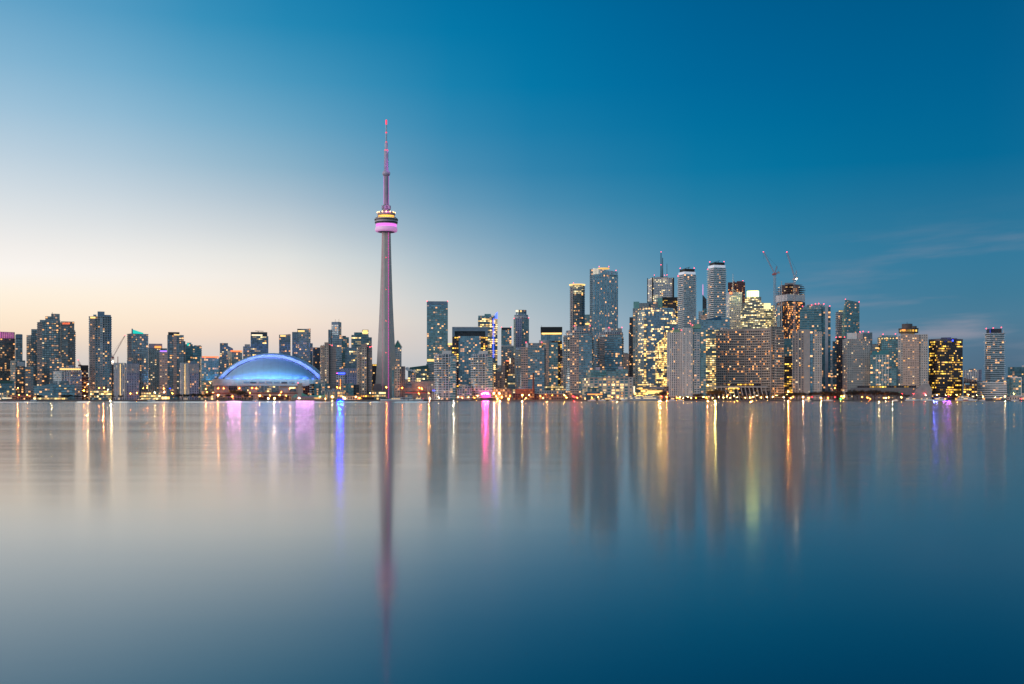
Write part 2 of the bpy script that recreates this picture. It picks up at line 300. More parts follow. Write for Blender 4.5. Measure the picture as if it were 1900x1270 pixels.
class B:
    """one building: an Empty on the ground that faces the harbour, and its parts; all x, y are rows and columns of the photo at depth Y"""
    def __init__(s, name, label, px, Y, cat='building', group=None):
        s.px, s.Y = px, Y; s.phi = math.atan((px-950)/K); s.k = Y*math.cos(s.phi)/K
        s.root = bpy.data.objects.new(name, None); C.objects.link(s.root); s.root.empty_display_size = 5
        s.root.location = (X(px, Y), Y, GZ); s.root.rotation_euler = (0, 0, -s.phi); tag(s.root, label, cat, group); s.faces = []; s.i = 0
    def x(s, px): return (px-s.px)*s.k
    def z(s, py): return Z(py, s.Y)-GZ
    def fp(s, x0, x1, c=0, q=1, D=None, dy=0, shape='box', n=2.6, k=26):
        a, b = s.x(x0), s.x(x1); Wd = b-a
        if shape == 'round':
            D = D or Wd*.7; P = []
            for i in range(k):
                t = 2*math.pi*i/k-math.pi; cx, sy = math.cos(t), math.sin(t)
                P.append(((a+b)/2+Wd/2*math.copysign(abs(cx)**(2/n), cx), dy+D/2+D/2*math.copysign(abs(sy)**(2/n), sy)))
            return P
        if c and 0 < c < 1:
            tn = c/((1-c)*q); A, Bb = c*Wd, (1-c)*Wd; Pn = (a+A, dy); Rr = (b, dy+Bb*tn); L = (a, dy+A/tn)
            return [L, Pn, Rr, (L[0]+Rr[0]-Pn[0], L[1]+Rr[1]-Pn[1])]
        D = D or min(Wd, 45); return [(a, dy), (b, dy), (b, dy+D), (a, dy+D)]
    def v(s, part, x0, x1, yt, yb, m, c=0, q=1, D=None, dy=None, fh=3.2, bw=3.6, band=None, shape='box', win=0, roof=None, tops=None, n=2.6, tone=None, poly=None, label=None):
        if dy is None: dy = s.i*.6
        s.i += 1
        P = poly or s.fp(x0, x1, c, q, D, dy, shape, n)
        z0 = 0 if yb is None else s.z(yb); z1 = s.z(yt) if tops is None else [s.z(t) for t in tops]
        if fh < 3.8: fh *= 1.28
        if bw < 4.5: bw *= 1.12
        if band: band = (band[0], band[1]*1.15, band[2]*1.2, band[3])
        m = F[m] if isinstance(m, str) else m
        bm = bmesh.new(); prism(bm, P, z0, z1, fh, bw, 1, shape == 'round'); o = link(part, bm, [m, roof or ROOF], s.root)
        if label: o['label'] = label
        zt = s.z(yt); nf = max(1, round((zt-z0)/fh)); f = (zt-z0)/nf
        if band:
            bmat, pr, th, ev = band; bm = bmesh.new(); k = 0; G = grow(P, pr)
            while k <= nf:
                zz = z0+k*f
                if zz+th < zt+1.2 and k: prism(bm, G, zz-th*.35, zz+th*.65, bottom=True, roof=0, smooth=shape == 'round')
                k += ev
            link('balcony', bm, bmat, s.root)
        for i in range(len(P)):
            a, b = P[i], P[(i+1) % len(P)]; dx = b[0]-a[0]; L = math.dist(a, b)
            if dx > .3*L and L > 1.3: s.faces.append((a, b, z0, f, nf, max(1, round(L/bw)), dx*(zt-z0), (band[2] if band else 0)))
        if win: s.win(win, tone)
        return o
    def win(s, n, tone=None, big=1.0):
        fs = s.faces
        if not fs: return
        tot = sum(f[6] for f in fs); done = set()
        for _ in range(max(1, round(n*.5))):
            r = rnd.random()*tot
            for fi, f in enumerate(fs):
                r -= f[6]
                if r <= 0: break
            a, b, z0, fh, nf, nb, _a, bt = f; i, j = rnd.randrange(nb), rnd.randrange(1, max(2, nf))
            if (fi, i, j) in done or j >= nf: continue
            done.add((fi, i, j)); L = math.dist(a, b); cw = L/nb; t = (i+.5)/nb
            o = bpy.data.objects.new('window', tone if tone else rnd.choice(PANE)); C.objects.link(o); o.parent = s.root
            ux, uy = (b[0]-a[0])/L, (b[1]-a[1])/L
            o.location = (a[0]+(b[0]-a[0])*t+uy*.12, a[1]+(b[1]-a[1])*t-ux*.12, z0+(j+.5)*fh+bt*.15)
            o.rotation_euler = (0, 0, math.atan2(uy, ux)); o.scale = (cw*rnd.choice((.35, .5, .62, .8))*big, .3, (fh-bt*.8)*rnd.choice((.42, .55)))
    def beacon(s, *pts):
        for px, py in pts:
            o = bpy.data.objects.new('beacon', BEAC); C.objects.link(o); o.parent = s.root; o.location = (s.x(px), 3, s.z(py)); o.scale = (.8,)*3
    def bar(s, part, x0, x1, yt, yb, m, y0=-1.0, y1=0.0):
        bm = bmesh.new(); box(bm, s.x(x0), s.x(x1), y0, y1, s.z(yb), s.z(yt)); return link(part, bm, m, s.root)
    def mast(s, part, px, yt, yb, r0, r1=None, m=None, y=10):
        bm = bmesh.new(); tube(bm, (s.x(px), y, s.z(yb)-.5), (s.x(px), y, s.z(yt)), r0, r1); return link(part, bm, m or DMET, s.root)
    def fins(s, x0, x1, yt, yb, n, m, w=.9, pr=.8, part='mullion'):
        bm = bmesh.new()
        for i in range(n):
            xx = s.x(x0)+(s.x(x1)-s.x(x0))*(i+.5)/n; box(bm, xx-w/2, xx+w/2, -pr, .05, s.z(yb) if yb else 0, s.z(yt))
        return link(part, bm, m, s.root)

# ------------------------------------------------------------------ water, ground, quay
def sheet(name, x0, x1, y0, y1, z, m, nx=1, ny=1):
    bm = bmesh.new(); g = [[bm.verts.new((x0+(x1-x0)*i/nx, y0+(y1-y0)*j/ny, z)) for i in range(nx+1)] for j in range(ny+1)]
    for j in range(ny):
        for i in range(nx): bm.faces.new((g[j][i], g[j][i+1], g[j+1][i+1], g[j+1][i]))
    return tag(link(name, bm, m), kind='structure')
wm = bpy.data.materials.new('harbour water'); wm.use_nodes = True; t = wm.node_tree; P = t.nodes['Principled BSDF']
P.inputs['Base Color'].default_value = (.0005, .012, .022, 1); P.inputs['Roughness'].default_value = .9; P.inputs['Specular IOR Level'].default_value = 0
ge = nd(t, 'ShaderNodeNewGeometry'); sp = nd(t, 'ShaderNodeSeparateXYZ'); t.links.new(ge.outputs['Position'], sp.inputs[0])
def wave(sx_, sy_, det):
    ca = nd(t, 'ShaderNodeMapping'); t.links.new(ge.outputs['Position'], ca.inputs[0]); ca.inputs['Scale'].default_value = (sx_, sy_, .1)
    n_ = nd(t, 'ShaderNodeTexNoise'); n_.inputs['Scale'].default_value = 1; n_.inputs['Detail'].default_value = det; t.links.new(ca.outputs[0], n_.inputs['Vector']); return n_.outputs[0]
def mr(v, a_, b_, c_, d_):
    m_ = nd(t, 'ShaderNodeMapRange', interpolation_type='SMOOTHSTEP'); t.links.new(v, m_.inputs[0])
    for i, q in enumerate((a_, b_, c_, d_)): m_.inputs[i+1].default_value = q
    return m_.outputs[0]
amp = mr(sp.outputs[1], 18, 110, .08, 1)
bp = nd(t, 'ShaderNodeBump'); bp.inputs['Strength'].default_value = 1; bp.inputs['Distance'].default_value = .030
t.links.new(mth(t, 'MULTIPLY', wave(.05, .22, 5), amp), bp.inputs['Height'])
rgh = mth(t, 'MULTIPLY', mr(wave(.004, .03, 3), .3, .7, .115, .15), mr(sp.outputs[1], 12, 80, .72, 1))
# normals tilt toward the viewer in a western belt, put in to mirror paler sky
belt = mth(t, 'MULTIPLY', mth(t, 'MULTIPLY', mr(sp.outputs[1], 1050, 1200, 0, 1), mr(sp.outputs[0], 20, -120, .12, 1)), mr(sp.outputs[1], 1850, 1700, 0, 1))
cbn = nd(t, 'ShaderNodeCombineXYZ'); t.links.new(mth(t, 'MULTIPLY', belt, -.07), cbn.inputs[1])
va = nd(t, 'ShaderNodeVectorMath', operation='ADD'); t.links.new(bp.outputs[0], va.inputs[0]); t.links.new(cbn.outputs[0], va.inputs[1])
vn = nd(t, 'ShaderNodeVectorMath', operation='NORMALIZE'); t.links.new(va.outputs[0], vn.inputs[0])
gl_ = nd(t, 'ShaderNodeBsdfAnisotropic'); gl_.distribution = 'GGX'; t.links.new(rgh, gl_.inputs['Roughness']); t.links.new(vn.outputs[0], gl_.inputs['Normal']); t.links.new(mixc(t, mr(sp.outputs[1], 14, 60, 0, 1), (.84, .95, 1), (1, .968, .935)), gl_.inputs['Color'])  # tint puts a cool near, warm far reflection into the gloss colour
fr = nd(t, 'ShaderNodeFresnel'); fr.inputs['IOR'].default_value = 1.85
mx = nd(t, 'ShaderNodeMixShader'); t.links.new(fr.outputs[0], mx.inputs[0]); t.links.new(P.outputs[0], mx.inputs[1]); t.links.new(gl_.outputs[0], mx.inputs[2])
t.links.new(mx.outputs[0], t.nodes['Material Output'].inputs['Surface'])
sheet('water', -14000, 14000, -600, 1912, 0, wm, 8, 4)
gm = mat('dark quay ground', (.09, .085, .085), .9)
bm = bmesh.new(); box(bm, -14000, 14000, 1910, 16000, -3, GZ); tag(link('ground', bm, gm), kind='structure')
bm = bmesh.new(); box(bm, -1600, 1600, 1907.5, 1910.4, -2, GZ+.5); tag(link('quay_wall', bm, mat('quay concrete', (.17, .16, .165), .85)), 'long low concrete quay wall along the harbour water', 'quay wall')
#@@BUILD
# ------------------------------------------------------------------ buildings, west to east
AT, CT, OT, LB = 'apartment tower', 'condo tower', 'office tower', 'low building'
def slab(m=BAND, pr=.9, th=1.0, ev=1): return (m, pr, th, ev)

b = B('condo_tower', 'dark glass condo tower with magenta lit crown at the western end', 12, 2200, CT)
b.v('tower_block', -14, 28, 628, None, 'dkbrown', c=.25, win=26); b.v('crown', -13, 27.5, 616, 628.6, 'pink', c=.25, fh=3)
b.fins(-8, 26, 617, 628, 9, mat('muted pink crown light', (.4,.2,.35), .5, 0, (1,.22,.72), .75, 0), 1.0, .9, 'light_strip')
b.v('side_wing', 28.5, 42, 621, None, 'dkglass', win=8); b.bar('penthouse', 30, 41.5, 620, 628, BLUEP, -1, 10)
b = B('condo_tower', 'mid height dark condo with pale penthouse box below the magenta crowned tower', 33, 2080, CT)
b.v('tower_block', 19, 47, 669, None, 'dkglass', win=14, c=.35); b.bar('penthouse', 32, 46, 672, 680, LMET, -.5, 6)
b = B('condo_tower', 'stepped dark grey condo tower left of the tallest western block', 60, 2240, CT)
b.v('tower_block', 49, 70, 622, None, 'grey', c=.4, win=16); b.v('upper_block', 58, 70, 611, None, 'dkglass', win=6)
b = B('condo_tower', 'slim low condo between the stepped dark towers', 53, 2060, CT)
b.v('tower_block', 47, 62, 681, None, 'grey', win=10, band=slab(GBAND))
b = B('condo_tower', 'tallest western condo block, stepped top, left edge coloured pink as afterglow', 91, 2150, CT)
b.v('tower_block', 69, 113, 598, None, 'dkglass', c=.2, q=.8, win=24, band=slab(GBAND, .5, .8, 1)); b.v('corner_bay', 69.5, 78, 599, None, 'pink', dy=-1.2, D=8, band=slab(PBAND, .7, 1.1, 1), win=5)  # corner bay's pink wall and slabs have the afterglow put in as colour
b.v('upper_block', 74, 112, 594, 600, 'grey', dy=4); b.v('penthouse', 84, 111, 587, 596, 'dkglass', dy=6); b.v('crown', 95, 111, 582, 588, 'grey', dy=5)
b.mast('antenna', 97, 579, 582, .4)
b = B('condo_tower', 'dark condo tower with slanted red light strips at its top', 126, 2230, CT)
b.v('tower_block', 113, 138, 597, None, 'dkbrown', win=6); b.v('balcony_stack', 114.5, 126, 606, None, 'grey', dy=-1.5, D=8, band=slab(GBAND), win=10)
b.v('side_wing', 137, 139.6, 613, None, 'grey', dy=2, D=25, band=slab(GBAND))
bm = bmesh.new()
for i in range(7): tube(bm, (b.x(116+i*2), -1, b.z(602.5)), (b.x(117.6+i*2), -1, b.z(599)), .35)
link('light_strip', bm, GORED, b.root)
b = B('condo_tower', 'short balconied condo with lit terrace in front of the dark towers', 103, 2070, CT)
b.v('tower_block', 92, 114, 667, None, 'grey', band=slab(GBAND), win=10); b.v('penthouse', 94, 103, 664, 668, 'pink', dy=3)
b = B('apartment_building', 'pale apartment building with glowing crown band beside the tall round condo', 126, 2040)
b.v('tower_block', 99, 152, 690, None, 'lgrey', win=14, band=slab(WBAND, .6, .8, 1), c=.28, q=.5); b.v('crown', 110, 150, 682, 691, 'white', dy=2); b.bar('light_strip', 111, 149.5, 684, 686.5, GY, 1.3, 2.2)
b.fins(112, 132, 691, 730, 4, WCONC, 1.6, 1.0, 'pier'); b.v('penthouse', 127, 137, 678, 684, 'lav', dy=8)
b = B('apartment_building', 'brick mid rise with black rooftop box left of the tall round condo', 157, 2090)
b.v('tower_block', 151, 164, 687, None, 'red', win=8, band=slab(BAND, .6, .8, 2)); b.bar('penthouse', 149, 164, 678, 687.5, BLK, 0, 18)
b = B('office_building', 'low green glass office at the western edge', 8, 1990, LB)
b.v('main_block', -12, 27, 707, None, 'glassbox', win=8, D=25); b.bar('parapet', -12, 24, 707, 711, mat('green glass panel', (.05,.16,.14), .3), -1, 0)
b = B('apartment_building', 'low blue grey terraced apartment block with long balconies on the western quay', 100, 1965, LB)
b.v('main_block', 63, 98, 713, 738.5, 'blue', win=8, band=slab(BAND, .9, 1.0, 1), tops=[718, 712, 712, 718], D=22, roof=GBAND); b.v('side_wing', 98.5, 139, 714, 738.5, 'blue', win=10, D=24, band=slab(GBAND, .9, 1, 1), dy=2)
b.v('penthouse', 110, 128, 707, 714.5, 'dkglass', dy=8); b.v('penthouse', 98, 107, 707, 714, 'lgrey', dy=7); b.v('podium', 62, 140, 737, None, 'office', D=26)
b = B('low_building', 'beige harbour hall with lit windows at the western quay edge', 30, 1955, LB)
b.v('main_block', -12, 12, 729, None, 'tgrid', win=5, D=14, fh=4); b.v('side_wing', 14, 62, 733, None, 'brown', D=14, win=6, fh=4); b.bar('light_strip', 4, 22, 738.5, 739.8, GWH); b.bar('awning', 12, 60, 736, 736.8, BCONC, -2, 0)
b = B('condo_tower', 'tall pale rounded condo tower with blue penthouse and lit yellow top corner', 186, 2120, CT)
b.v('tower_block', 165, 207, 588, None, 'curve', D=34, shape='round', n=4.5, band=slab(BAND, .6, .7, 1), win=36)
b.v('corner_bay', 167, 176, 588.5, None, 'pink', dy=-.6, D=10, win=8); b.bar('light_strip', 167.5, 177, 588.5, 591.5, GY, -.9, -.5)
b.v('glass_bay', 185, 191, 590, None, 'lgrey', dy=-.8, D=10); b.v('upper_block', 173, 179, 584, 589, 'lgrey', dy=4); b.v('penthouse', 181, 194, 578, 589, BLUEP, dy=5, D=16); b.v('penthouse', 193.5, 206, 584, 589, BLUEP, dy=6, D=16)
b = B('low_building', 'low curved pavilion with bright lit floors at the foot of the rounded condo', 187, 2000, LB)
b.v('main_block', 167, 208, 725, None, 'office', shape='round', D=22, fh=4, win=10, band=slab(BAND, .8, .6, 1))
b = B('condo_tower', 'narrow brown apartment block right of the rounded condo', 208, 2160, CT); b.v('tower_block', 204.5, 212, 677, None, 'brown', win=5)
for px, lab in ((234.5, 'white striped residence with vertical light lines beneath the teal crowned tower'), (351.5, 'white striped residence with vertical light lines left of the stadium')):
    b = B('residence_tower', lab, px, 2010, AT, 'white striped residences')
    w = 23.5 if px < 300 else 17.5
    b.v('tower_block', px-w, px, 674, None, 'stripe', D=26, fh=3.0, bw=3.0, win=8); b.v('side_wing', px+.2, px+w, 675, None, 'lav', D=26, win=4)
    b.fins(px-w+.5, px-1, 673.5, 738, 6, WCONC, 1.3, .7, 'pier'); b.fins(px+1, px+w-.5, 676, 692, 9, WCONC, .8, .5, 'pier'); b.fins(px-w*.55, px-w*.4, 676, 736, 1, GY, .8, .95, 'light_strip')
    b.v('penthouse', px+1, px+11, 670, 675.5, BLUEP, dy=6, D=10)
b = B('condo_tower', 'grey balconied condo tower with glowing teal rooftop crown', 256, 2170, CT)
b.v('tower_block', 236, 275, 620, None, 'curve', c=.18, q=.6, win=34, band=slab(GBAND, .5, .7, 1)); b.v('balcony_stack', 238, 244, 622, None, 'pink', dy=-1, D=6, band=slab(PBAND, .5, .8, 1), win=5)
b.v('crown', 245, 266, 611, 620.5, GTEAL, dy=8, D=10, tops=[611, 617.5, 617.5, 611]); b.v('penthouse', 244, 246.5, 610, 620.5, LAVP, dy=7, D=12)
b = B('condo_tower', 'grey condo with an orange lit pale penthouse', 290, 2250, CT)
b.v('tower_block', 275.5, 302, 647, None, 'curve', win=22, band=slab(GBAND, .5, .7, 1)); b.v('penthouse', 276, 301, 638, 647.5, LAVP, dy=4); b.bar('light_strip', 287, 299, 642.5, 646, GORG, 2.8, 3.6)
b.v('side_wing', 301.5, 310, 646.5, None, 'dkglass', win=6)
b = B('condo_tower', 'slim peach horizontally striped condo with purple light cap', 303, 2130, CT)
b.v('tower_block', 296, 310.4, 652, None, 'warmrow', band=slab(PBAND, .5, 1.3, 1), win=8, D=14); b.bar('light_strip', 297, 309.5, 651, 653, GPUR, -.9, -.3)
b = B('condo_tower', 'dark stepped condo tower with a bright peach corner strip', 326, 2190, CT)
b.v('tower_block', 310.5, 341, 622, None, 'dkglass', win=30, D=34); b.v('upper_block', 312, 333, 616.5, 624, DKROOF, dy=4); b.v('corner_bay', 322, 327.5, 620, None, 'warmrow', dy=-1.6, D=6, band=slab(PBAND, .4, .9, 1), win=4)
b.v('side_wing', 340.8, 344, 633, None, 'dkbrown', dy=4); b.bar('light_strip', 323, 333, 620.8, 622.5, GY, -1.9, -1.4)
b = B('condo_tower', 'teal condo tower with a green rooftop lamp', 351, 2290, CT)
b.v('tower_block', 344, 357.5, 639, None, 'dteal', win=12); b.v('penthouse', 347, 355, 636, 640, 'teal', dy=3); b.bar('light_strip', 347, 351, 637.5, 642, GTEAL, -1, 0)
b = B('condo_tower', 'teal glass condo tower between the green lamp tower and the red roofed block', 366, 2270, CT)
b.v('tower_block', 357.5, 374, 643, None, 'dteal', win=14, band=slab(TBAND, .5, .7, 1)); b.v('penthouse', 360, 373, 641, 644, 'teal', dy=4)
b = B('condo_tower', 'teal grey condo with red lit roof edge left of the stadium', 390, 2150, CT)
b.v('tower_block', 371, 406, 662, None, 'teal', win=44, band=slab(TBAND, .4, .6, 1), c=.1); b.bar('light_strip', 375, 405.5, 661.5, 663.8, GORED, -1.6, -1.0)
b = B('condo_tower', 'dark angular tower with sloped shoulder behind the stadium', 415, 2420, CT)
b.v('tower_block', 408, 423, 637, None, 'dkglass', win=6); b.v('side_wing', 423, 432.5, 644, None, 'dkglass', tops=[642, 647, 647, 642], win=4)
b = B('apartment_building', 'orange lit balconied block with glowing red roof line behind the stadium', 435.5, 2350, AT)
b.v('tower_block', 422, 449.5, 651.5, None, 'curve', win=20, c=.3, band=slab(BAND, .6, .7, 1)); b.bar('light_strip', 428, 449, 650.5, 653, GORED, -1.6, -1)
b = B('apartment_building', 'low grey block between the angular tower and the red roofed block', 412, 2330, AT); b.v('tower_block', 404, 424, 664, None, 'grey', win=8)
b = B('office_tower', 'pale grey tower half hidden behind the stadium roof', 458, 2450, OT)
b.v('tower_block', 451, 466, 643, None, 'lgrey', win=8); b.v('penthouse', 454, 464, 639, 643.5, LMET, dy=4)
b = B('office_tower', 'dark glass tower with lit band and roof crane arm above the stadium', 481, 2380, OT)
b.v('tower_block', 465, 498, 624, None, 'officed', win=14, D=36, roof=DKROOF); b.v('upper_block', 465.3, 496, 616.5, 625, 'dark', dy=1.5); b.bar('light_strip', 467, 487, 621, 623.4, GWH, 1.0, 1.6)
bm = bmesh.new(); tube(bm, (b.x(479), 8, b.z(617)), (b.x(479), 8, b.z(614.3)), .6); tube(bm, (b.x(473.5), 8, b.z(614)), (b.x(489), 8, b.z(614.6)), .45); link('roof_crane', bm, DMET, b.root)
b = B('condo_tower', 'dark condo with slanted roof, left of the pair above the stadium', 528.5, 2400, CT)
b.v('tower_block', 518, 539, 622, None, 'dkglass', win=12, tops=[622.3, 620, 620, 622.3], band=slab(GBAND, .4, .6, 1)); b.bar('light_strip', 520, 530, 622.5, 625, GY, -.8, -.4)
b = B('condo_tower', 'tall dark condo with slanted lit crown above the stadium', 561, 2400, CT)
b.v('tower_block', 542, 552, 616.5, None, 'dkglass', win=12); b.v('upper_block', 552, 576, 611, None, 'curve', tops=[613, 609.5, 609.5, 613], win=18, band=slab(GBAND, .5, .6, 1), D=30); b.bar('light_strip', 553, 565, 613.5, 616, GY, -.6, .2)
b.v('side_wing', 576, 580.3, 637, None, 'grey', win=3, dy=4)
b = B('office_building', 'short dark block right behind the stadium roof edge', 587, 2370, OT); b.v('tower_block', 580.5, 596, 645, None, 'dark', win=14)

# ---- the stadium
b = B('domed_stadium', 'stadium with blue lit white dome roof and beige concrete walls', 500, 2080, 'stadium')
kx = b.x; WALL = [(kx(394), 30), (kx(399), 12), (kx(414), 3), (kx(432), 0), (kx(574), 0), (kx(590), 6), (kx(606), 22), (kx(612), 70), (kx(600), 210), (kx(500), 240), (kx(402), 210), (kx(391), 90)]
bm = bmesh.new(); prism(bm, WALL, b.z(716), b.z(704), 30, 40); link('upper_wall', bm, [mat('stadium concrete', (.64,.50,.43), .85), ROOF], b.root)
bm = bmesh.new(); prism(bm, grow(WALL, -2.5), 0, b.z(716)+.3, 30, 40); link('lower_wall', bm, [mat('stadium lower concrete', (.66,.48,.42), .85), ROOF], b.root)
bm = bmesh.new(); prism(bm, grow(WALL, .8), b.z(717), b.z(715.6), bottom=True); link('ledge', bm, [CONC, ROOF], b.root)
for x0, x1, y0, y1 in ((448.5, 462, 717.5, 727), (477, 518, 716, 728.5), (537, 550, 717.5, 727), (424, 441, 716, 728)):
    b.v('glazing', x0, x1, y0, y1, 'officed' if x0 > 430 else 'dkoff', dy=.9, D=3, fh=3.4, bw=3)
    for f_ in (x0, x1-.7): b.bar('pier', f_, f_+.7, y0-.3, y1, CONC, .3, 1.2)
b.bar('pier', 489.5, 490.6, 716, 728.5, CONC, -.2, 1.2); b.bar('pier', 503.5, 504.6, 716, 728.5, CONC, -.2, 1.2)
for i in range(7): b.bar('louvre_panel', 452+i*14, 463+i*14, 708.5, 712, mat('louvre grey', (.30,.27,.28)), -.5, .1)
b.bar('louvre_panel', 464, 475, 709.5, 711.8, DMET, -.9, -.4); b.bar('louvre_panel', 522, 533, 709.5, 711.8, DMET, -.9, -.4)
b.bar('ramp', 388, 560, 729.2, 731, mat('car trail red parapet', (.30,.10,.07)), -14, -12)  # red bar along the stadium; its colour stands in for car light trails
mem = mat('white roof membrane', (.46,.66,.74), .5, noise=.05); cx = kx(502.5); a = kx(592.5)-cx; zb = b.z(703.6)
def arc(x, a, h): R_ = (a*a+h*h)/(2*h); return math.sqrt(max(0, R_*R_-x*x))-(R_-h)
h1 = b.z(662)-zb; N = 64; bm = bmesh.new(); rows = []
for i in range(N+1):
    x = a*math.sin(math.pi*(i/N-.5)); dd = 62*math.sqrt(max(0, 1-(x/a)**2)); zz = arc(x, a, h1)
    rows.append([bm.verts.new((cx+x, 68-dd*math.cos(t), zb+zz*math.sin(t))) for t in [math.pi/2*j/14 for j in range(15)]])
for r0, r1 in zip(rows[:-1], rows[1:]):
    for j in range(14):
        f = bm.faces.new((r0[j], r1[j], r1[j+1], r0[j+1])); f.smooth = True
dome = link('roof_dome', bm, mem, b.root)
bm = bmesh.new()      # seams between the roof panels
for i in range(-9, 10):
    x = a*math.sin(math.pi/2*i/10); dd = 62*math.sqrt(max(0, 1-(x/a)**2)); zz = arc(x, a, h1); pr = None
    for j in range(13):
        tt = math.pi/2*j/12; p = (cx+x, 68-(dd+.15)*math.cos(tt), zb+(zz+.15)*math.sin(tt))
        if pr: tube(bm, pr, p, .09, n=4, cap=False)
        pr = p
link('seam', bm, mat('seam grey', (.35,.4,.45)), dome)
def arch(name, secs, m):
    bm = bmesh.new(); rows = []
    for (x0, x1, top, base, yy) in secs:
        A_, c_ = (kx(x1)-kx(x0))/2, (kx(x0)+kx(x1))/2; hh = b.z(top)-b.z(base); rows.append([])
        for i in range(N+1):
            x = -A_+2*A_*i/N; rows[-1].append(bm.verts.new((c_+x, yy, b.z(base)+arc(x, A_, hh))))
    for r0, r1 in zip(rows[:-1], rows[1:]):
        for i in range(N):
            f = bm.faces.new((r0[i], r0[i+1], r1[i+1], r1[i])); f.smooth = len(secs) > 2
    return link(name, bm, m, b.root)
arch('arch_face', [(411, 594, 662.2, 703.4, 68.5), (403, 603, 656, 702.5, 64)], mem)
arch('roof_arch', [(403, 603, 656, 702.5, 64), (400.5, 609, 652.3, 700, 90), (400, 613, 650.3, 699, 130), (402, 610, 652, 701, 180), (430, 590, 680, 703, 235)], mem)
arch('gutter', [(411.4, 593.6, 662.6, 703.4, 67.2), (410.3, 594.7, 661.2, 703, 67.6)], DMET)
def area(name, loc, tgt, sx, sy, e, colr, parent):
    l = bpy.data.lights.new(name, 'AREA'); l.shape = 'RECTANGLE'; l.size = sx; l.size_y = sy; l.energy = e; l.color = colr
    o = bpy.data.objects.new(name, l); C.objects.link(o); o.parent = parent; o.location = loc
    o.rotation_euler = (Vector(tgt)-Vector(loc)).to_track_quat('-Z', 'Y').to_euler(); return o
# floodlights: a row on the wall top shining up the dome, a row on the dome shining at the arch
for i in range(12):
    x = cx-a*.92+2*a*.92*i/11; dd = 62*math.sqrt(max(0, 1-((x-cx)/a)**2))
    y_ = 68-dd-3.0; bm = bmesh.new(); box(bm, x-1, x+1, y_-1.2, y_, zb-.9, zb-.1); link('floodlight', bm, DMET, b.root)
    area('flood_lamp', (x, y_-2.4, zb+.2), (x, y_+12, zb+16), 15, 2, 1900, (.10, .18, 1), b.root)
for i in range(11):
    x = a*(.94*(2*i/10-1)); zz = zb+arc(x, a, h1)*.955
    area('flood_lamp', (cx+x, 56, zz+1.5), (cx+x*1.04, 68, zz+7), 15, 2.5, 3000, (.30, .30, 1), b.root)

for i in range(4):  # broad unseen fill lamps added before and above the dome for even blue
    x = cx+a*(-.75+.5*i); area('flood_lamp', (x, -16, zb+1), (x, 40, zb+30), 44, 5, 7500, (.10, .50, 1), b.root)
    area('flood_lamp', (x, 30, b.z(650)+30), (x, 70, b.z(670)), 44, 5, 5000, (.16, .22, 1), b.root)
b = B('control_tower', 'short grey concrete control tower behind the green roofed ferry hall', 556.5, 1975, 'control tower')
b.v('shaft', 552.5, 560, 714, None, CONC, D=7); b.v('cabin', 551.5, 561, 711.5, 714.4, 'lgrey', dy=-1, D=9); b.beacon((553, 711))
b = B('ferry_hall', 'low ferry hall with sweeping green copper roof', 572, 1945, LB)
b.v('main_block', 541, 602, 737.6, None, 'beigeb', D=14, fh=4, win=4)
bm = bmesh.new(); zz = b.z(737.8)
for (x0, x1, zl, zr) in ((541, 552, 737.4, 730.5), (559, 572, 729, 734), (572, 602, 733.5, 733.5)):
    P4 = [(b.x(x0), -1.5, zz), (b.x(x1), -1.5, zz), (b.x(x1), 15, zz), (b.x(x0), 15, zz)]
    v = [bm.verts.new(p) for p in P4]+[bm.verts.new((b.x(x0)+1, 6, b.z(zl))), bm.verts.new((b.x(x1)-1, 6, b.z(zr)))]
    for q in ((0,1,5,4), (2,3,4,5), (1,2,5), (3,0,4)): bm.faces.new([v[i] for i in q])
tube(bm, (b.x(602), 6, zz), (b.x(602.3), 6, b.z(728.5)), 2.2, .3, 4)
link('roof', bm, GREENR, b.root); b.bar('light_strip', 583, 596, 738.5, 739.6, GY, -1.3, -1.0)
b = B('apartment_building', 'dark glass low apartment block with rounded white balconies beside the stadium', 594, 2010, LB)
b.v('main_block', 583, 612, 712, None, 'dteal', win=4, D=22); b.v('balcony_stack', 575, 583, 713, None, 'dark', D=14, shape='round', band=slab(BAND, .9, .9, 1)); b.v('balcony_stack', 597, 603, 709, None, 'curve', dy=-1, D=10, band=slab(BAND, .9, .9, 1), win=4)
b.v('penthouse', 585, 600, 705.5, 712.5, 'lgrey', dy=8, win=3)
b = B('brick_building', 'small red brick gabled building between the control tower and dark balconied block', 568, 2040, LB); b.v('main_block', 562, 575, 716, None, 'red', win=4, tops=[718, 715, 715, 718])
b = B('apartment_building', 'low terraced apartments with lit balconies under the left beige condo', 622, 1975, LB)
b.v('main_block', 603, 640, 727, None, 'curve', win=14, band=slab(GBAND, .8, .8, 1), D=20); b.v('penthouse', 606, 636, 723.5, 727.6, 'lgrey', dy=4, D=10); b.bar('penthouse', 616, 621, 720.5, 724, BLUEP, 6, 10)
b = B('glass_office', 'dark glass cube office with angled corner below the pale patterned block', 652, 1990, LB)
b.v('main_block', 637, 656, 711, None, 'dteal', D=26, tops=[713, 711, 711, 713], win=3); b.v('side_wing', 655.5, 666.5, 714, None, 'dark', dy=3, D=22, win=1)
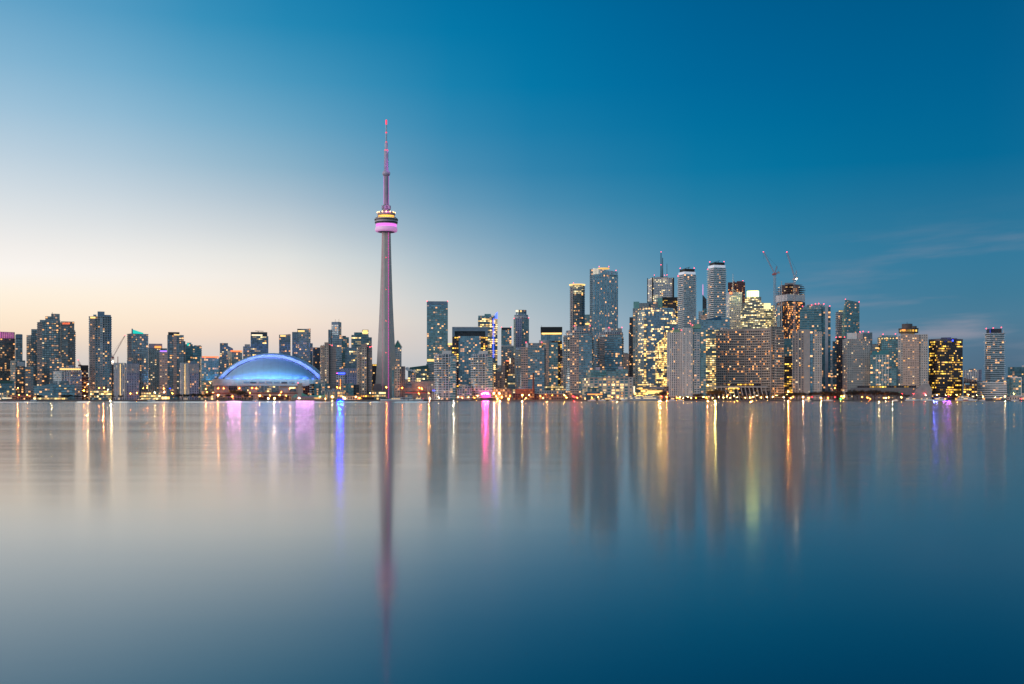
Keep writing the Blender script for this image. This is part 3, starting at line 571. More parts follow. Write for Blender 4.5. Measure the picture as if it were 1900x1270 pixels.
# pair of beige condos
for nm, x0, xc, x1, tp in (('beige concrete condo tower with red beacons, between the stadium and the grey blue tower', 594, 610.5, 623.5, 642), ('beige concrete condo tower just left of the tall needle tower', 662, 681, 690.5, 645)):
    b = B('condo_tower', nm, (x0+x1)/2, 2040, CT, 'beige concrete condo towers')
    b.v('tower_block', x0, xc, tp, None, 'beige', win=24, D=30); b.v('side_wing', xc+1.6, x1, tp+1, None, 'beigeb', dy=3, D=24); b.v('stair_shaft', xc-.5, xc+2, tp-2, None, 'dark', dy=1.5, D=6)  # side wing's darker beige puts the right face's shade into the colour
    b.v('core', x0+8, xc+.4, tp-6.5, tp+4, BCONC, dy=2, D=20); b.v('pier', x0+5.4, x0+7, tp-2, None, BCONC, dy=-1, D=4); b.v('pier', xc-1.6, xc-.6, tp-3, None, BCONC, dy=-1, D=4); b.v('corner_bay', x0+1.5, x0+4.5, tp-1, None, 'beige', dy=-.7, D=5, win=5)
    b.beacon((xc+1, tp-1.5), (xc+5.5, tp-1))
b = B('office_tower', 'tall grey blue tower with punched windows and twin roof masts', 624, 2350, OT)
b.v('tower_block', 615, 633.5, 598, None, 'lgrey', c=.7, win=6, fh=3.6); b.v('lower_bay', 617, 633.8, 622, None, 'slab', dy=-1.5, D=10, band=slab(BAND, .6, 1.2, 1), win=6); b.v('side_wing', 609, 615, 612, None, 'dkglass', win=5, dy=4); b.v('parapet', 615.5, 633, 597.5, 602, BLUEP, c=.7, dy=-.4)
b.mast('antenna', 622, 592, 598, .25); b.mast('antenna', 629, 591.5, 598, .25)
b = B('office_tower', 'dark teal tower right of the grey blue tower', 640, 2450, OT); b.v('tower_block', 633, 647.5, 626, None, 'dteal', win=12); b.v('penthouse', 635, 642, 623.5, 627, 'dark', dy=4)
b = B('office_tower', 'teal banded tower topped by a glowing gold box', 671, 2420, OT)
b.v('tower_block', 652, 684, 622, None, 'officed', win=8, D=35, band=slab(TBAND, .4, 1.0, 1)); b.v('upper_block', 657, 672, 617, 623, 'dteal', dy=3); b.v('crown', 672, 683.6, 612, 623, F['gold'], dy=1, fh=3, bw=3); b.bar('light_strip', 673, 682, 613, 620, GY, .3, .9)
b.v('side_wing', 684, 690, 626, None, 'grey', win=5, dy=3); b.beacon((663, 643), (690, 643))
b = B('office_building', 'dark glass office with lit floors between the two beige condos', 651.5, 2250, OT); b.v('tower_block', 640.5, 662.5, 647, None, 'officed', win=18); b.v('penthouse', 643, 662, 645.5, 648, BLUEP, dy=2)
b = B('office_building', 'pale patterned block with vertical stripes and a strip of blue light between the beige condos', 648, 2160, OT)
b.v('tower_block', 632, 662, 684, None, 'lav', D=24, win=4); b.fins(634, 661, 684, 697, 11, LMET, .6, .5, 'pier'); b.bar('light_strip', 627, 640, 692, 694.5, GBLU, -.8, -.2); b.v('side_wing', 624, 640, 697, None, 'white', dy=-2, D=10, win=3); b.bar('light_strip', 631, 632.2, 704, 721, GORG, -2.6, -2)
b.bar('light_strip', 624, 627, 692.4, 693.6, GPNK, -2.6, -2)
b = B('office_building', 'dark brown office with yellow windows left of the needle tower foot', 694, 2380, OT); b.v('tower_block', 688, 699, 676, None, 'dkoff', win=10)

# ---- needle tower
T = 2300.0; r_ = bpy.data.objects.new('observation_tower', None); C.objects.link(r_); r_.location = (X(716.7, T), T, GZ); r_.rotation_euler = (0, 0, -math.atan(X(716.7, T)/T))
tag(r_, 'very tall concrete needle tower with lit round pod and magenta light line', 'observation tower')
zt = lambda py: Z(py, T)-GZ; mp = T*math.cos(math.atan(X(716.7, T)/T))/K
tc_ = mat('tower concrete', (.63, .57, .52), .8, noise=.06)
prof = [(740, 20.8), (720, 19.8), (700, 18.5), (670, 16.9), (640, 15.3), (600, 13.2), (560, 11.4), (520, 10.0), (480, 8.8), (450, 8.0), (430, 7.6)]
bm = bmesh.new(); rings = []
for py, w in prof:           # y shaped plan: a hexagonal core and three tapering legs
    d_ = (w-7)*.5; ring = [(x_*mp, y_*mp) for x_, y_ in ((-w, -3.4+d_), (-6.9, -4.6), (-3.4, -6.4), (4.3, -5.6), (w, -4+d_), (w+.6, -1+d_), (5.4, 4.5), (1.6, 4+w*.7), (-1.6, 4+w*.7), (-5.4, 4.5), (-w-.6, -.6+d_))]
    rings.append([bm.verts.new((p[0], p[1], zt(py) if py != 740 else 0)) for p in ring])
for r0, r1 in zip(rings[:-1], rings[1:]):
    for i in range(11): bm.faces.new((r0[i], r0[(i+1) % 11], r1[(i+1) % 11], r1[i]))
bm.faces.new(rings[-1]); shaft = link('shaft', bm, tc_, r_)
def onshaft(x_, y_): return [(x_*mp, y_*mp, zt(py) if py != 740 else 3) for py, w in prof]     # a line that follows the shaft from foot to pod
for (a0, off, m_, rad) in ((4.3, -5.9, mat('magenta elevator light', (.4,.1,.3), .5, 0, (1,.10,.62), .6, 0), .7), (-6.9, -4.9, mat('dim pink light line', (.3,.1,.2), .5, 0, (1,.30,.45), .4, 0), .3)):
    bm = bmesh.new(); pts = onshaft(a0, off)
    for p, q in zip(pts[:-1], pts[1:]):
        n_ = max(2, int((q[2]-p[2])/5))
        for k_ in range(n_): 
            A1 = Vector(p).lerp(Vector(q), k_/n_); B1 = Vector(p).lerp(Vector(q), (k_+.78)/n_); tube(bm, A1, B1, rad, n=5)
    link('light_line', bm, m_, r_)
cl = mat('tower cladding', (.55, .50, .54), .5); wcl = mat('white radome', (.85, .72, .82), .45)
def L(name, prof_, m_, n=40, y=0): bm = bmesh.new(); lathe(bm, [(r*mp, zt(py)) for r, py in prof_], n, 0, y); return link(name, bm, m_, r_)
L('pod_underside', [(8, 432.5), (12, 432), (18, 430.5), (18.5, 429)], mat('pod grey', (.25,.26,.28)))
L('radome', [(18, 431), (20, 430), (20.9, 427.5), (20.8, 424.5), (19.6, 422), (17.5, 421)], mat('lit pink radome', (.85,.72,.82), .45, 0, (1,.30,.85), .36, 0))
L('pod_glow', [(17.5, 421.2), (19.2, 420.8), (19.4, 416.5), (17.5, 416)], mat('magenta pod light', (.4,.1,.4), .5, 0, (1,.22,.95), 1.0, 0))
pod = L('pod', [(19, 416.8), (20.5, 416.2), (21.4, 413), (21.4, 411.8), (20.2, 411.6), (20.2, 410.2), (21.7, 410), (21.8, 407), (21, 406.2), (16, 406)], cl)
L('pod_window_band', [(20.7, 415.4), (21.35, 413.9), (21.35, 412.9), (20.7, 412.6)], BLK); L('pod_window_band', [(20.9, 409.9), (21.95, 409.6), (21.95, 408.1), (20.9, 407.9)], BLK)
L('pod_gold_floor', [(14.5, 406.3), (14.6, 400.5), (13, 400)], mat('golden pod floor', (.4,.3,.1), .5, 0, (1,.52,.08), 1.8, 0))
bm = bmesh.new()
for i in range(36):
    A_ = 2*math.pi*i/36; tube(bm, (math.cos(A_)*21*mp, math.sin(A_)*21*mp, zt(406.2)), (math.cos(A_)*15.5*mp, math.sin(A_)*15.5*mp, zt(402.6)), .35, n=4)
link('pod_rafter', bm, mat('rafter bronze', (.40,.27,.16)), r_)
L('pod_roof', [(14.5, 401), (16.6, 400), (16.9, 395.6), (16, 394.6), (7.5, 394)], mat('pod roof rose', (.6,.46,.44), .5))
for i in range(14):
    A_ = 2*math.pi*(i+.5)/14; bm = bmesh.new(); bmesh.ops.create_icosphere(bm, subdivisions=1, radius=1.15); o = link('pod_lamp', bm, glow('pod lamp glow', (1,.5,.16), 9), r_); o.location = (math.cos(A_)*16.6*mp, math.sin(A_)*16.6*mp, zt(395.2))
L('neck', [(7.2, 394.3), (7.2, 388.5)], mat('neck grey', (.34,.32,.36)), 12)
bm = bmesh.new()
for i in range(6):
    A_ = math.pi/3*i+.2; c_, s_ = math.cos(A_)*6.4*mp, math.sin(A_)*6.4*mp; box(bm, c_-2.3, c_+2.3, s_-2.3, s_+2.3, zt(388.8), zt(382))
link('equipment_box', bm, mat('box grey', (.42,.43,.5)), r_)
L('upper_shaft', [(5.3, 389), (5, 380), (4.8, 326)], mat('upper shaft concrete', (.40,.34,.42), .7), 6)
bm = bmesh.new()
for xx in (-4.7, 4.7):
    for k_ in range(30): z0 = zt(380)+(zt(327)-zt(380))*k_/30; box(bm, xx*mp-.28, xx*mp+.28, -1.4, -.8, z0, z0+1.4)
link('light_line', bm, mat('soft magenta light line', (.3,.1,.3), .5, 0, (1,.25,.9), .9, 0), r_)
L('upper_pod', [(4.8, 327), (6.4, 325.6), (7.5, 322.5), (6.9, 320.6), (5.6, 317.6), (4.2, 317)], mat('upper pod cladding', (.5,.48,.56), .4))
whm = mat('antenna white', (.62, .62, .72), .5)
L('antenna_mast', [(4.1, 317.5), (3.9, 281.5), (4.2, 281), (4.2, 280), (2.9, 279.8), (2.8, 265.8), (3, 265.5), (1.35, 264.5), (1.25, 246), (1.1, 228), (1.1, 223), (.3, 222)], whm, 14)
for r, a0, a1 in ((3.6, 280.6, 278.6), (1.7, 265, 263.6), (1.5, 247.5, 245.5), (1.45, 231.5, 222.8)): L('beacon', [(r, a0), (r, a1)], mat('antenna red light', (.5,.05,.08), .5, 0, (1,.04,.09), 1.6, 0), 10)
area('flood_lamp', (2, -26, zt(394)), (0, -3, zt(365)), 5, 5, 2600, (1, .18, .85), r_)
area('flood_lamp', (14, -12, zt(316)), (0, 0, zt(300)), 3, 3, 1500, (.9, .25, 1), r_); area('flood_lamp', (-14, -12, zt(316)), (0, 0, zt(300)), 3, 3, 400, (.9, .25, 1), r_)
area('flood_lamp', (9, -8, zt(281)), (0, 0, zt(270)), 2, 2, 600, (1, .3, .9), r_)
for py in (479, 538, 596, 655):
    o = bpy.data.objects.new('beacon', BEAC); C.objects.link(o); o.parent = r_; o.location = (-.5, -7.4*mp, zt(py)); o.scale = (.4,)*3
bm = bmesh.new(); box(bm, -24*mp, -8*mp, -20, -8, 0, zt(717)); box(bm, -23*mp, -10*mp, -19, -9, zt(717), zt(713)); link('base_building', bm, mat('base grey brown', (.30,.25,.25)), r_)

b = B('condo_tower', 'beige condo with a pointed core in front of the needle tower base', 739, 2050, CT)
b.v('tower_block', 727, 745, 681, None, 'beige', D=28, win=18); b.v('side_wing', 744.8, 752, 680, None, 'beigeb', dy=2); b.v('core', 732, 742, 676, None, 'beige', dy=-2, D=12, win=10); b.v('penthouse', 734, 740, 672, 677, BCONC, dy=0, D=8); b.v('glass_bay', 727, 731, 683, None, 'teal', dy=-1, D=6); b.v('pier', 743.5, 744.8, 679, None, BCONC, dy=-1, D=5)
b = B('office_tower', 'slim office tower with pointed green gable roof beside the needle tower', 738.5, 2420, OT)
b.v('tower_block', 731, 745, 645, None, 'lgrey', win=8, D=18)
bm = bmesh.new(); x0, x1, zz, za = b.x(731), b.x(745.3), b.z(645), b.z(632)
v = [bm.verts.new(p) for p in ((x0,0,zz),(x1,0,zz),(x1,18,zz),(x0,18,zz),((x0+x1)/2,0,za),((x0+x1)/2,18,za))]
for q in ((0,1,4),(1,2,5,4),(2,3,5),(3,0,4,5)): bm.faces.new([v[i] for i in q])
link('roof', bm, mat('green gable', (.08,.28,.25)), b.root)
bm = bmesh.new(); tube(bm, (x0-1,-.4,zz), ((x0+x1)/2,-.4,za+.6), .6); tube(bm, ((x0+x1)/2,-.4,za+.6), (x1+1,-.4,zz), .6); link('gable_edge', bm, WCONC, b.root)
b = B('office_building', 'dark green domed office with white satellite dishes on its roof', 777, 2200, LB)
b.v('main_block', 757, 795, 688, None, 'officed', D=30, win=4); b.v('roof', 760, 795, 677.5, 688.5, mat('dark green roof', (.03,.12,.12), .5), tops=[682, 677.5, 677.5, 682], dy=3, D=24); b.v('lit_wing', 773, 792, 685, None, 'office', dy=-5, D=10, win=12)
for px, py, rr in ((756, 685, 4), (763.5, 687.5, 2.6), (769, 689, 3.6), (771, 694, 2)):
    bm = bmesh.new(); lathe(bm, [(.2, -1.2), (rr*.6, -.7), (rr, 0), (rr+.05, .1), (rr*.6, -.5), (.25, -1)], 20); o = link('satellite_dish', bm, WCONC, b.root); o.location = (b.x(px), -2, b.z(py)); o.rotation_euler = (math.radians(62), 0, .3)
    bm = bmesh.new(); tube(bm, (b.x(px), -1, b.z(py)), (b.x(px)+.3, 2, b.z(py+4)), .3); link('dish_mount', bm, DMET, b.root)
b = B('concrete_hall', 'long windowless grey concrete hall right of the needle tower', 780, 2060, LB)
b.v('main_block', 762, 808, 708, None, CONC, D=26); b.v('side_wing', 752, 764, 711, None, BLUEP, dy=-2, D=18); b.bar('louvre_panel', 754, 763.5, 714, 715, BLK, -2.3, -1.9); b.bar('base_band', 752, 808, 720, 726, BCONC, -2.6, -.5)
b.v('portal', 761, 771, 696, 711, 'white', dy=2, D=10, win=2)
b = B('bank_tower', 'tall dark teal office slab with flat grey parapet right of the needle tower', 811.5, 2330, OT)
b.v('tower_block', 792, 831, 560, None, 'teal', D=42, fh=3.9, bw=3.6, win=34); b.v('parapet', 792.4, 830.6, 559.5, 565.5, BLUEP, dy=-.8, D=43); b.v('glass_band', 792.2, 830.8, 566, 573, 'blue', dy=-.5, D=10, fh=4); b.beacon((792.5, 559), (830.5, 559))
b.v('lower_wing', 791, 808, 676, None, 'slab', dy=-14, D=14, band=slab(GBAND, .4, 1.3, 1), win=4); b.bar('light_strip', 792.5, 806, 667, 671, GY, -.9, -.2)
b = B('office_building', 'grey block with a bright light bar on its roof beside the dark teal slab', 836, 2420, OT); b.v('tower_block', 828, 843, 641, None, 'grey', win=6); b.bar('light_strip', 830, 839.5, 637, 640.5, GY, 0, 5)
b = B('office_tower', 'wide office tower with open dark portal top and blue glass centre', 872, 2260, OT)
b.v('left_wing', 839, 851, 625, None, 'dkoff', D=40, win=12, dy=0); b.v('right_wing', 892, 905, 625, None, 'dkoff', D=40, win=10, dy=0); b.v('centre_bay', 850, 893, 624, None, 'blue', dy=1.2, D=38, win=46, fh=3.9)
b.v('crown', 839, 905, 607, 615, BLUEP, D=40, dy=-.5); b.v('crown', 839, 843.5, 614.9, 625.3, BLUEP, D=40, dy=-.45); b.v('crown', 900.5, 905, 614.9, 625.3, BLUEP, D=40, dy=-.45); b.v('core', 843, 901, 615.2, 624.5, 'dark', dy=6, D=28)
b.bar('parapet', 842, 902, 607.8, 608.6, LMET, -1.2, -.5)
b = B('office_tower', 'brightly lit yellow office tower with blue pennant fin and vertical blue light line', 905, 2480, OT)
b.v('tower_block', 887, 923, 591, None, 'office', D=40, win=30, fh=3.9); b.v('crown', 887.3, 919, 586, 591.5, 'teal', dy=1, D=38); b.v('penthouse', 899, 911, 582.5, 586.5, TEALP, dy=6, D=18)
b.v('pennant_fin', 919, 923, 579, 591, GBLU, tops=[584, 579, 579, 584], dy=-.5, D=3); b.fins(915, 916.2, 592, 665, 1, GBLU, 1.2, 1.0, 'light_line')
for px, sgn, lab in ((826.5, -1, 'left white twin condo with round balconied ends and curved roof wing'), (894.5, 1, 'right white twin condo with round balconied ends and curved roof wing')):
    b = B('condo_tower', lab, px, 1985, CT, 'white twin condos')
    b.v('tower_block', px-20.5, px+20.5, 660, None, 'curve', shape='round', D=26, n=3.4, band=slab(WBAND, .9, 1.15, 1), fh=3.05, win=26); b.v('glass_bay', px+8, px+19, 662, None, 'teal', dy=-.6, D=8, win=4, band=slab(WBAND, .3, .7, 1))
    b.v('upper_block', px-19, px+17, 657, 661, 'white', shape='round', D=22, dy=2); b.v('penthouse', px-6, px+11, 651, 658, WCONC, dy=4, D=12)
    b.fins(px-9, px+9, 655, 737, 3, WCONC, .9, 1.3, 'pier')
    bm = bmesh.new(); pr = None
    for i in range(9):
        t_ = i/8; p = (b.x(px+sgn*(-3+14*t_)), 5, b.z(652.5-5.5*t_**2)); 
        if pr: tube(bm, pr, p, .8-.06*i, n=5)
        pr = p
    link('roof_wing', bm, WCONC, b.root)
b = B('apartment_building', 'low stepped white condo between the white twin condos', 861, 1975, LB)
b.v('main_block', 848, 876, 722, None, 'curve', band=slab(BAND, .7, .8, 1), win=8, D=20); b.v('upper_block', 853, 872, 717, 723, 'curve', dy=4, D=12, band=slab(BAND, .5, .8, 1), win=2); b.v('penthouse', 858, 868, 714, 718, 'lgrey', dy=6, D=6)
b = B('hotel_tower', 'dark blue hotel tower with red beacons between the yellow tower and lavender tower', 939.5, 2500, OT)
b.v('tower_block', 930, 949, 613, None, 'blue', D=30, win=22); b.v('crown', 930.3, 948.7, 608, 613.5, 'dark', dy=1, win=2, D=28); b.beacon((930.5, 607.5), (948.5, 607.5))
b = B('office_building', 'pale roofed glass block below the dark blue hotel tower', 941, 2380, OT); b.v('tower_block', 930, 953, 643.5, None, 'grey', win=14, band=slab(GBAND, .3, .6, 1)); b.bar('parapet', 930, 953, 641.5, 643.5, WCONC, -1, 12)
b = B('brown_building', 'dark brown masonry block with lit rooftop sign behind the stage', 938, 2200, OT)
b.v('tower_block', 931, 946, 671, None, 'brown', win=18, c=.4); b.v('side_wing', 944, 955, 664, None, 'brown', win=12); b.bar('light_strip', 939, 947, 669, 670.5, GORED, -1, -.4); b.bar('light_strip', 945.5, 947.5, 665.5, 675, GWH, -1.2, -.5)
b = B('brown_building', 'old brown apartment block with scattered lights right of the white twin condo', 923, 2160, OT); b.v('tower_block', 916, 931, 690, None, 'brown', win=12); b.v('side_wing', 942, 956, 694, None, 'officed', win=8, dy=-4)
b = B('condo_tower', 'lavender fronted tower with rounded glass crown', 967, 2560, CT)
b.v('tower_block', 953, 981.5, 590, None, 'slab', D=34, c=.5, win=26, band=slab(TBAND, .3, .7, 1)); b.v('front_panel', 956.5, 968, 591, None, 'lav', dy=-1.2, D=8, win=12); b.v('upper_block', 954, 980, 584, 590.5, 'lgrey', dy=4, shape='round', D=24)
b.v('crown', 957, 977, 575, 585, 'slab', dy=5, shape='round', D=20, n=3); b.bar('light_strip', 957, 962, 575.5, 579, GWH, 3.5, 4.4); b.bar('light_strip', 965, 968, 576, 578.6, GY, 4, 4.6); b.beacon((954, 591), (968.5, 590.5), (981, 590))
def curved(lab, x0, x1, tp, pent, split, st='curve', Y=2010, D=40, nwin=36, edge=GBAND):
    b = B('condo_tower', lab, (x0+x1)/2, Y, CT, 'rounded balconied condo towers')
    b.v('tower_block', x0, x1, tp, None, st, shape='round', D=D, n=3.2, band=slab(edge, .8, 1.0, 1), fh=3.1, win=nwin)
    b.v('glass_bay', split, x1-3, tp+1, None, 'blue', dy=-.7, D=12, win=8, band=slab(GBAND, .3, .7, 1), fh=3.1)
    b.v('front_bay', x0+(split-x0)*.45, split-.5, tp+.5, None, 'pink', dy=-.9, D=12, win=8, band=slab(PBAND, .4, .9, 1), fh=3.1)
    b.v('penthouse', pent[0], pent[1], pent[2], tp+.5, 'grey', dy=7, D=20); b.v('penthouse', pent[0]-.5, pent[0]+4, pent[2]-.4, tp+.5, WCONC, dy=6, D=12); b.beacon((pent[0], pent[2]-1), (pent[1], pent[2]-1)); return b
b = curved('wide rounded grey condo with brick power house chimney at its foot', 957, 1013, 645, (976, 1005, 636.5), 979.5)
b = curved('tall rounded condo tower with pinkish balconies left of the green glass terminal', 1045, 1101.5, 622, (1066, 1095, 605.5), 1074); b.v('upper_block', 1050, 1097, 613, 622.5, 'curve', dy=3, shape='round', D=32, band=slab(PBAND, .8, 1, 1), win=6)
b = curved('rounded condo tower with silver drum roof behind the terminal', 1105, 1157, 625, (1130, 1154, 609), 1122, Y=2070); b.v('upper_block', 1112, 1156, 616, 625.5, 'curve', dy=3, shape='round', D=32, band=slab(PBAND, .8, 1, 1), win=5)
b.v('drum', 1122, 1132.5, 607.5, 617, LMET, dy=5, shape='round', D=11, n=2)
b = B('condo_tower', 'teal condo with orange lit strip and flat disc roof behind the wide rounded condo', 1020, 2200, CT)
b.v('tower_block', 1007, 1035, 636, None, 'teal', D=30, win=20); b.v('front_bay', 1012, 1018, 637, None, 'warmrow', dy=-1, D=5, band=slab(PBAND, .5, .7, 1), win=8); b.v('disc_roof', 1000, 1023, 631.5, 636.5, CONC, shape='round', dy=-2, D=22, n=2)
b = B('office_tower', 'black office tower with yellow lit floors and black cap', 1023, 2400, OT)
b.v('tower_block', 1003.5, 1043, 616.5, None, 'dkoff', D=40, win=34, c=.0); b.v('crown', 1003, 1043.3, 607, 617, BLK, dy=-.6, D=41); b.bar('light_strip', 1005, 1042, 617.8, 621, GY, -.4, .3); b.mast('antenna', 1005, 603.5, 607.5, .3); b.v('glass_band', 1003.8, 1043, 622, 633, 'blue', dy=-.3, D=8, win=2)
b = B('office_building', 'lit parking and office block at the foot of the black tower', 1028, 2060, LB); b.v('main_block', 1010, 1047, 716.5, None, 'office', win=14, D=22, fh=4)
b = B('apartment_building', 'pinkish slab glimpsed behind the tall rounded condo', 1046, 2300, AT); b.v('tower_block', 1041, 1053, 671, None, 'pink', win=6, band=slab(PBAND, .4, .8, 1))
b = B('condo_tower', 'slim round condo tower with glowing yellow disc roof', 1071, 2640, CT)
b.v('tower_block', 1057.5, 1085, 532, None, 'slab', shape='round', D=30, n=3.2, band=slab(TBAND, .5, .8, 1), win=32); b.v('front_bay', 1058.5, 1063, 534, None, 'white', dy=0, D=10, band=slab(PBAND, .4, .8, 1), win=4); b.v('crown', 1058, 1084.5, 530, 546, 'gold', dy=-.5, shape='round', D=31, n=3.2)
b.v('disc_roof', 1056, 1086, 527, 528.6, GY, shape='round', dy=-2, D=34, n=2.2); b.v('core', 1063, 1079, 528, 531, LMET, dy=6, D=16); b.beacon((1064, 525.5))
b = B('office_building', 'teal block squeezed between the slim round condo and the striped crown tower', 1090, 2760, OT); b.v('tower_block', 1085, 1095.5, 584, None, 'teal', win=4); b.bar('light_strip', 1086, 1094, 600, 603, GY)
b = B('condo_tower', 'tall blue glass tower with slanted striped white crown', 1121, 2580, CT)
b.v('tower_block', 1094, 1147, 509, None, 'ltower', D=44, c=.13, q=.3, win=52, fh=3.3, bw=3.2); b.v('crown', 1096, 1146.5, 498, 509.5, 'ltower', tops=[498, 498, 503, 502], c=.1, q=.3)
bm = bmesh.new()
for i in range(18):
    px_ = 1101+i*2.5; t_ = i/17; yb_ = 509.5-6*t_ if i < 18 else 0; tp_ = 498+5*t_; f0 = b.x(px_); yy = b.fp(1094, 1147, .13, .3)[1][1]
    yfront = max(0, (f0-b.x(1094+53*.13))*(.13/(.87*.3)))-1.2; box(bm, f0-.75, f0+.75, yfront, yfront+1.5, b.z(max(yb_, tp_+2)), b.z(tp_-.3))
link('crown_fin', bm, mat('lit white fin', (.8,.8,.8), .5, 0, (1,.80,.52), .75, 0), b.root)
bm = bmesh.new()
for i in range(10): f0 = b.x(1103+i*4.6); yfront = max(0, (f0-b.x(1094+53*.13))*(.13/(.87*.3)))-.9; box(bm, f0-.35, f0+.35, yfront, yfront+1.2, 0, b.z(511))
link('mullion', bm, LMET, b.root)
b.v('disc_roof', 1109, 1131, 496, 498, mat('lit gold disc', (.6,.45,.15), .5, 0, (1,.6,.15), .8, 0), shape='round', dy=8, D=22, n=2.2); b.beacon((1112, 494.6), (1129.5, 494.6), (1143, 502))
b.v('side_wing', 1094.5, 1100, 500, None, 'slab', dy=3, D=8, band=slab(BAND, .5, .8, 1), win=8)
b = B('bank_tower', 'white marble bank tower with dark corner notches and tall rooftop antennas', 1225.5, 2900, OT)
b.v('tower_block', 1201, 1250, 515, None, 'bank', D=56, c=.2, q=1, win=26, fh=4.2, bw=4); b.v('corner_notch', 1209.4, 1211.6, 514.8, None, BLK, dy=-1.2, D=6); b.v('corner_notch', 1248, 1251, 515.2, None, BLK, dy=9, D=6); b.v('corner_notch', 1200.6, 1202, 515.2, None, BLK, dy=14, D=6)
b.v('penthouse', 1218, 1240, 513, 515.5, LMET, dy=12, D=20); b.mast('antenna', 1226.5, 468, 513.5, 1.6, .9); b.mast('antenna', 1229.5, 478, 513.5, 1.4, .9); b.mast('antenna', 1237.5, 489, 513.5, .6, .4); b.mast('antenna', 1214, 509, 515, .5)
b.beacon((1226.5, 467.5), (1226.5, 491.5), (1237.5, 510.5), (1214, 510.5), (1233, 511))
b = B('office_tower', 'black office tower with orange lit upper floors beside the white slab condo', 1244, 2760, OT); b.v('tower_block', 1229, 1258, 552.5, None, 'dkoff', D=40, win=26); b.bar('crown', 1229, 1258, 552, 557.5, BLK, -1, 0)
b = B('office_tower', 'tower with pale green box top left of the black office tower', 1224, 2840, OT); b.v('tower_block', 1219, 1230, 559, None, 'grey'); b.v('crown', 1219.5, 1230, 553, 571, TEALP, dy=-1, D=10)
b = B('office_tower', 'mid grey stepped office top below the white bank tower', 1203, 2790, OT)
b.v('tower_block', 1186, 1204, 562.5, None, 'grey', win=4); b.v('side_wing', 1202, 1214, 559.5, None, 'dkglass', win=3, dy=4); b.v('side_wing', 1212, 1221, 561, None, 'grey', win=3, dy=2)
b = B('condo_tower', 'narrow balconied condo with pale green cap left of the big mirror office', 1181, 2380, CT)
b.v('tower_block', 1174.5, 1187, 573, None, 'curve', D=24, win=22, band=slab(GBAND, .5, .7, 1)); b.v('crown', 1175.5, 1186, 560, 573.5, TEALP, dy=1, D=12)
b = B('office_building', 'narrow dark slab left of the pale green capped condo', 1170, 2460, OT); b.v('tower_block', 1168, 1175, 589, None, 'dark', win=2); b.v('side_wing', 1166.5, 1169, 612, None, 'brown', dy=3)
b = B('mirror_office', 'big angled mirror glass office tower full of yellow lit floors', 1219, 2200, OT)
x = b.x; P = [(x(1183.5), 22), (x(1196), 0), (x(1232), 1), (x(1249.5), 14), (x(1254), 40), (x(1190), 46)]
b.v('tower_block', 1183.5, 1254, 571, None, 'cloud', poly=P, tops=[578, 571.3, 571, 571.6, 573, 577], win=12, fh=3.9, bw=2.1)
b.v('lower_block', 1216, 1250, 640, None, 'cloudy', dy=-2.5, D=12, fh=3.9, bw=2.0, win=12, tops=[640, 612, 612, 640]); b.v('right_wing', 1248, 1258.5, 590, None, 'cloud', dy=14, D=20, win=8, fh=3.9); b.v('corner_bay', 1195, 1199, 590, None, 'cloudy', dy=-1.4, D=6, fh=3.9, bw=3)
b = B('market_hall', 'bright yellow lit glass hall at the foot of the mirror office', 1205, 2010, LB)
b.v('main_block', 1176, 1236, 719, None, 'cloudy', D=20, fh=4, win=24, tone=PANE[1]); b.bar('canopy', 1183, 1200, 713.5, 715, GY, -6, 8); b.bar('sign_board', 1175.3, 1178, 717, 729, GWH, -1.2, -.4); b.bar('upper_wall', 1192, 1232, 718, 722.5, mat('grey mesh panel', (.35,.36,.42)), -7, 0); b.bar('light_strip', 1200, 1228, 725, 731.5, GY, -1.3, -.2)
b = B('low_building', 'dark brown block between the lit hall and the white ribbed condos', 1236, 2000, LB); b.v('main_block', 1229, 1240, 717, None, 'brown', win=1)
def slabc(lab, x0, x1, cap, top, Y, dyp=0):
    b = B('condo_tower', lab, (x0+x1)/2, Y, CT, 'white wavy slab condo towers')
    b.v('tower_block', x0+1, x1-1, top+5, None, 'slab', D=32, c=.35, q=1, win=16, band=(WBAND, 1.3, 1.35, 1), fh=3.3); b.v('crown', x0+1.5, x1-1.5, top, top+5.5, mat('lit white crown band', (.72,.75,.8), .5, 0, (.75,.85,1), .35, 0), c=.35, dy=1)
    b.v('cap', x0+4, x1-3, cap, top+.4, BLK, c=.35, dy=3); bm = bmesh.new(); xx = (x0+x1)/2+3; tube(bm, (b.x(xx-7), 10, b.z(cap-1)), (b.x(xx+3), 10, b.z(cap-3.5)), .4); tube(bm, (b.x(xx), 10, b.z(cap+.3)), (b.x(xx), 10, b.z(cap-3)), .5); link('roof_crane', bm, DMET, b.root)
    b.beacon((x0+5, cap-.8), (x1-4, cap-.8), (x0+1, top+8)); return b
b = slabc('left white wavy slab condo tower with black cap', 1257, 1292, 498.5, 504, 2480)
b = slabc('right and taller white wavy slab condo tower with black cap', 1312, 1347.5, 486.5, 491.5, 2460)
b = B('spire_tower', 'curved dark tower top with a pink lit spire between the white slab condos', 1308, 2740, OT)
b.v('tower_block', 1303.5, 1311, 549, None, 'dark', tops=[547, 556, 556, 547], D=14); b.v('side_wing', 1305, 1312, 573, None, 'dteal', dy=-2, D=12, win=2); b.mast('spire', 1304.2, 528, 548, .9, .7, mat('pink lit spire', (.5,.3,.4), .5, 0, (1,.35,.8), .9, 0), y=2)
b = B('low_tower', 'pale tower stub with orange glow between the white slab condos', 1301, 2700, OT); b.v('tower_block', 1296, 1303, 578, None, 'lgrey'); b.v('side_wing', 1301, 1313, 585, None, 'warmrow', dy=-2); b.beacon((1297.5, 582))
b = B('office_tower', 'dark blue curved glass roof office with lit yellow floors behind the tan hotel', 1318, 2160, OT)
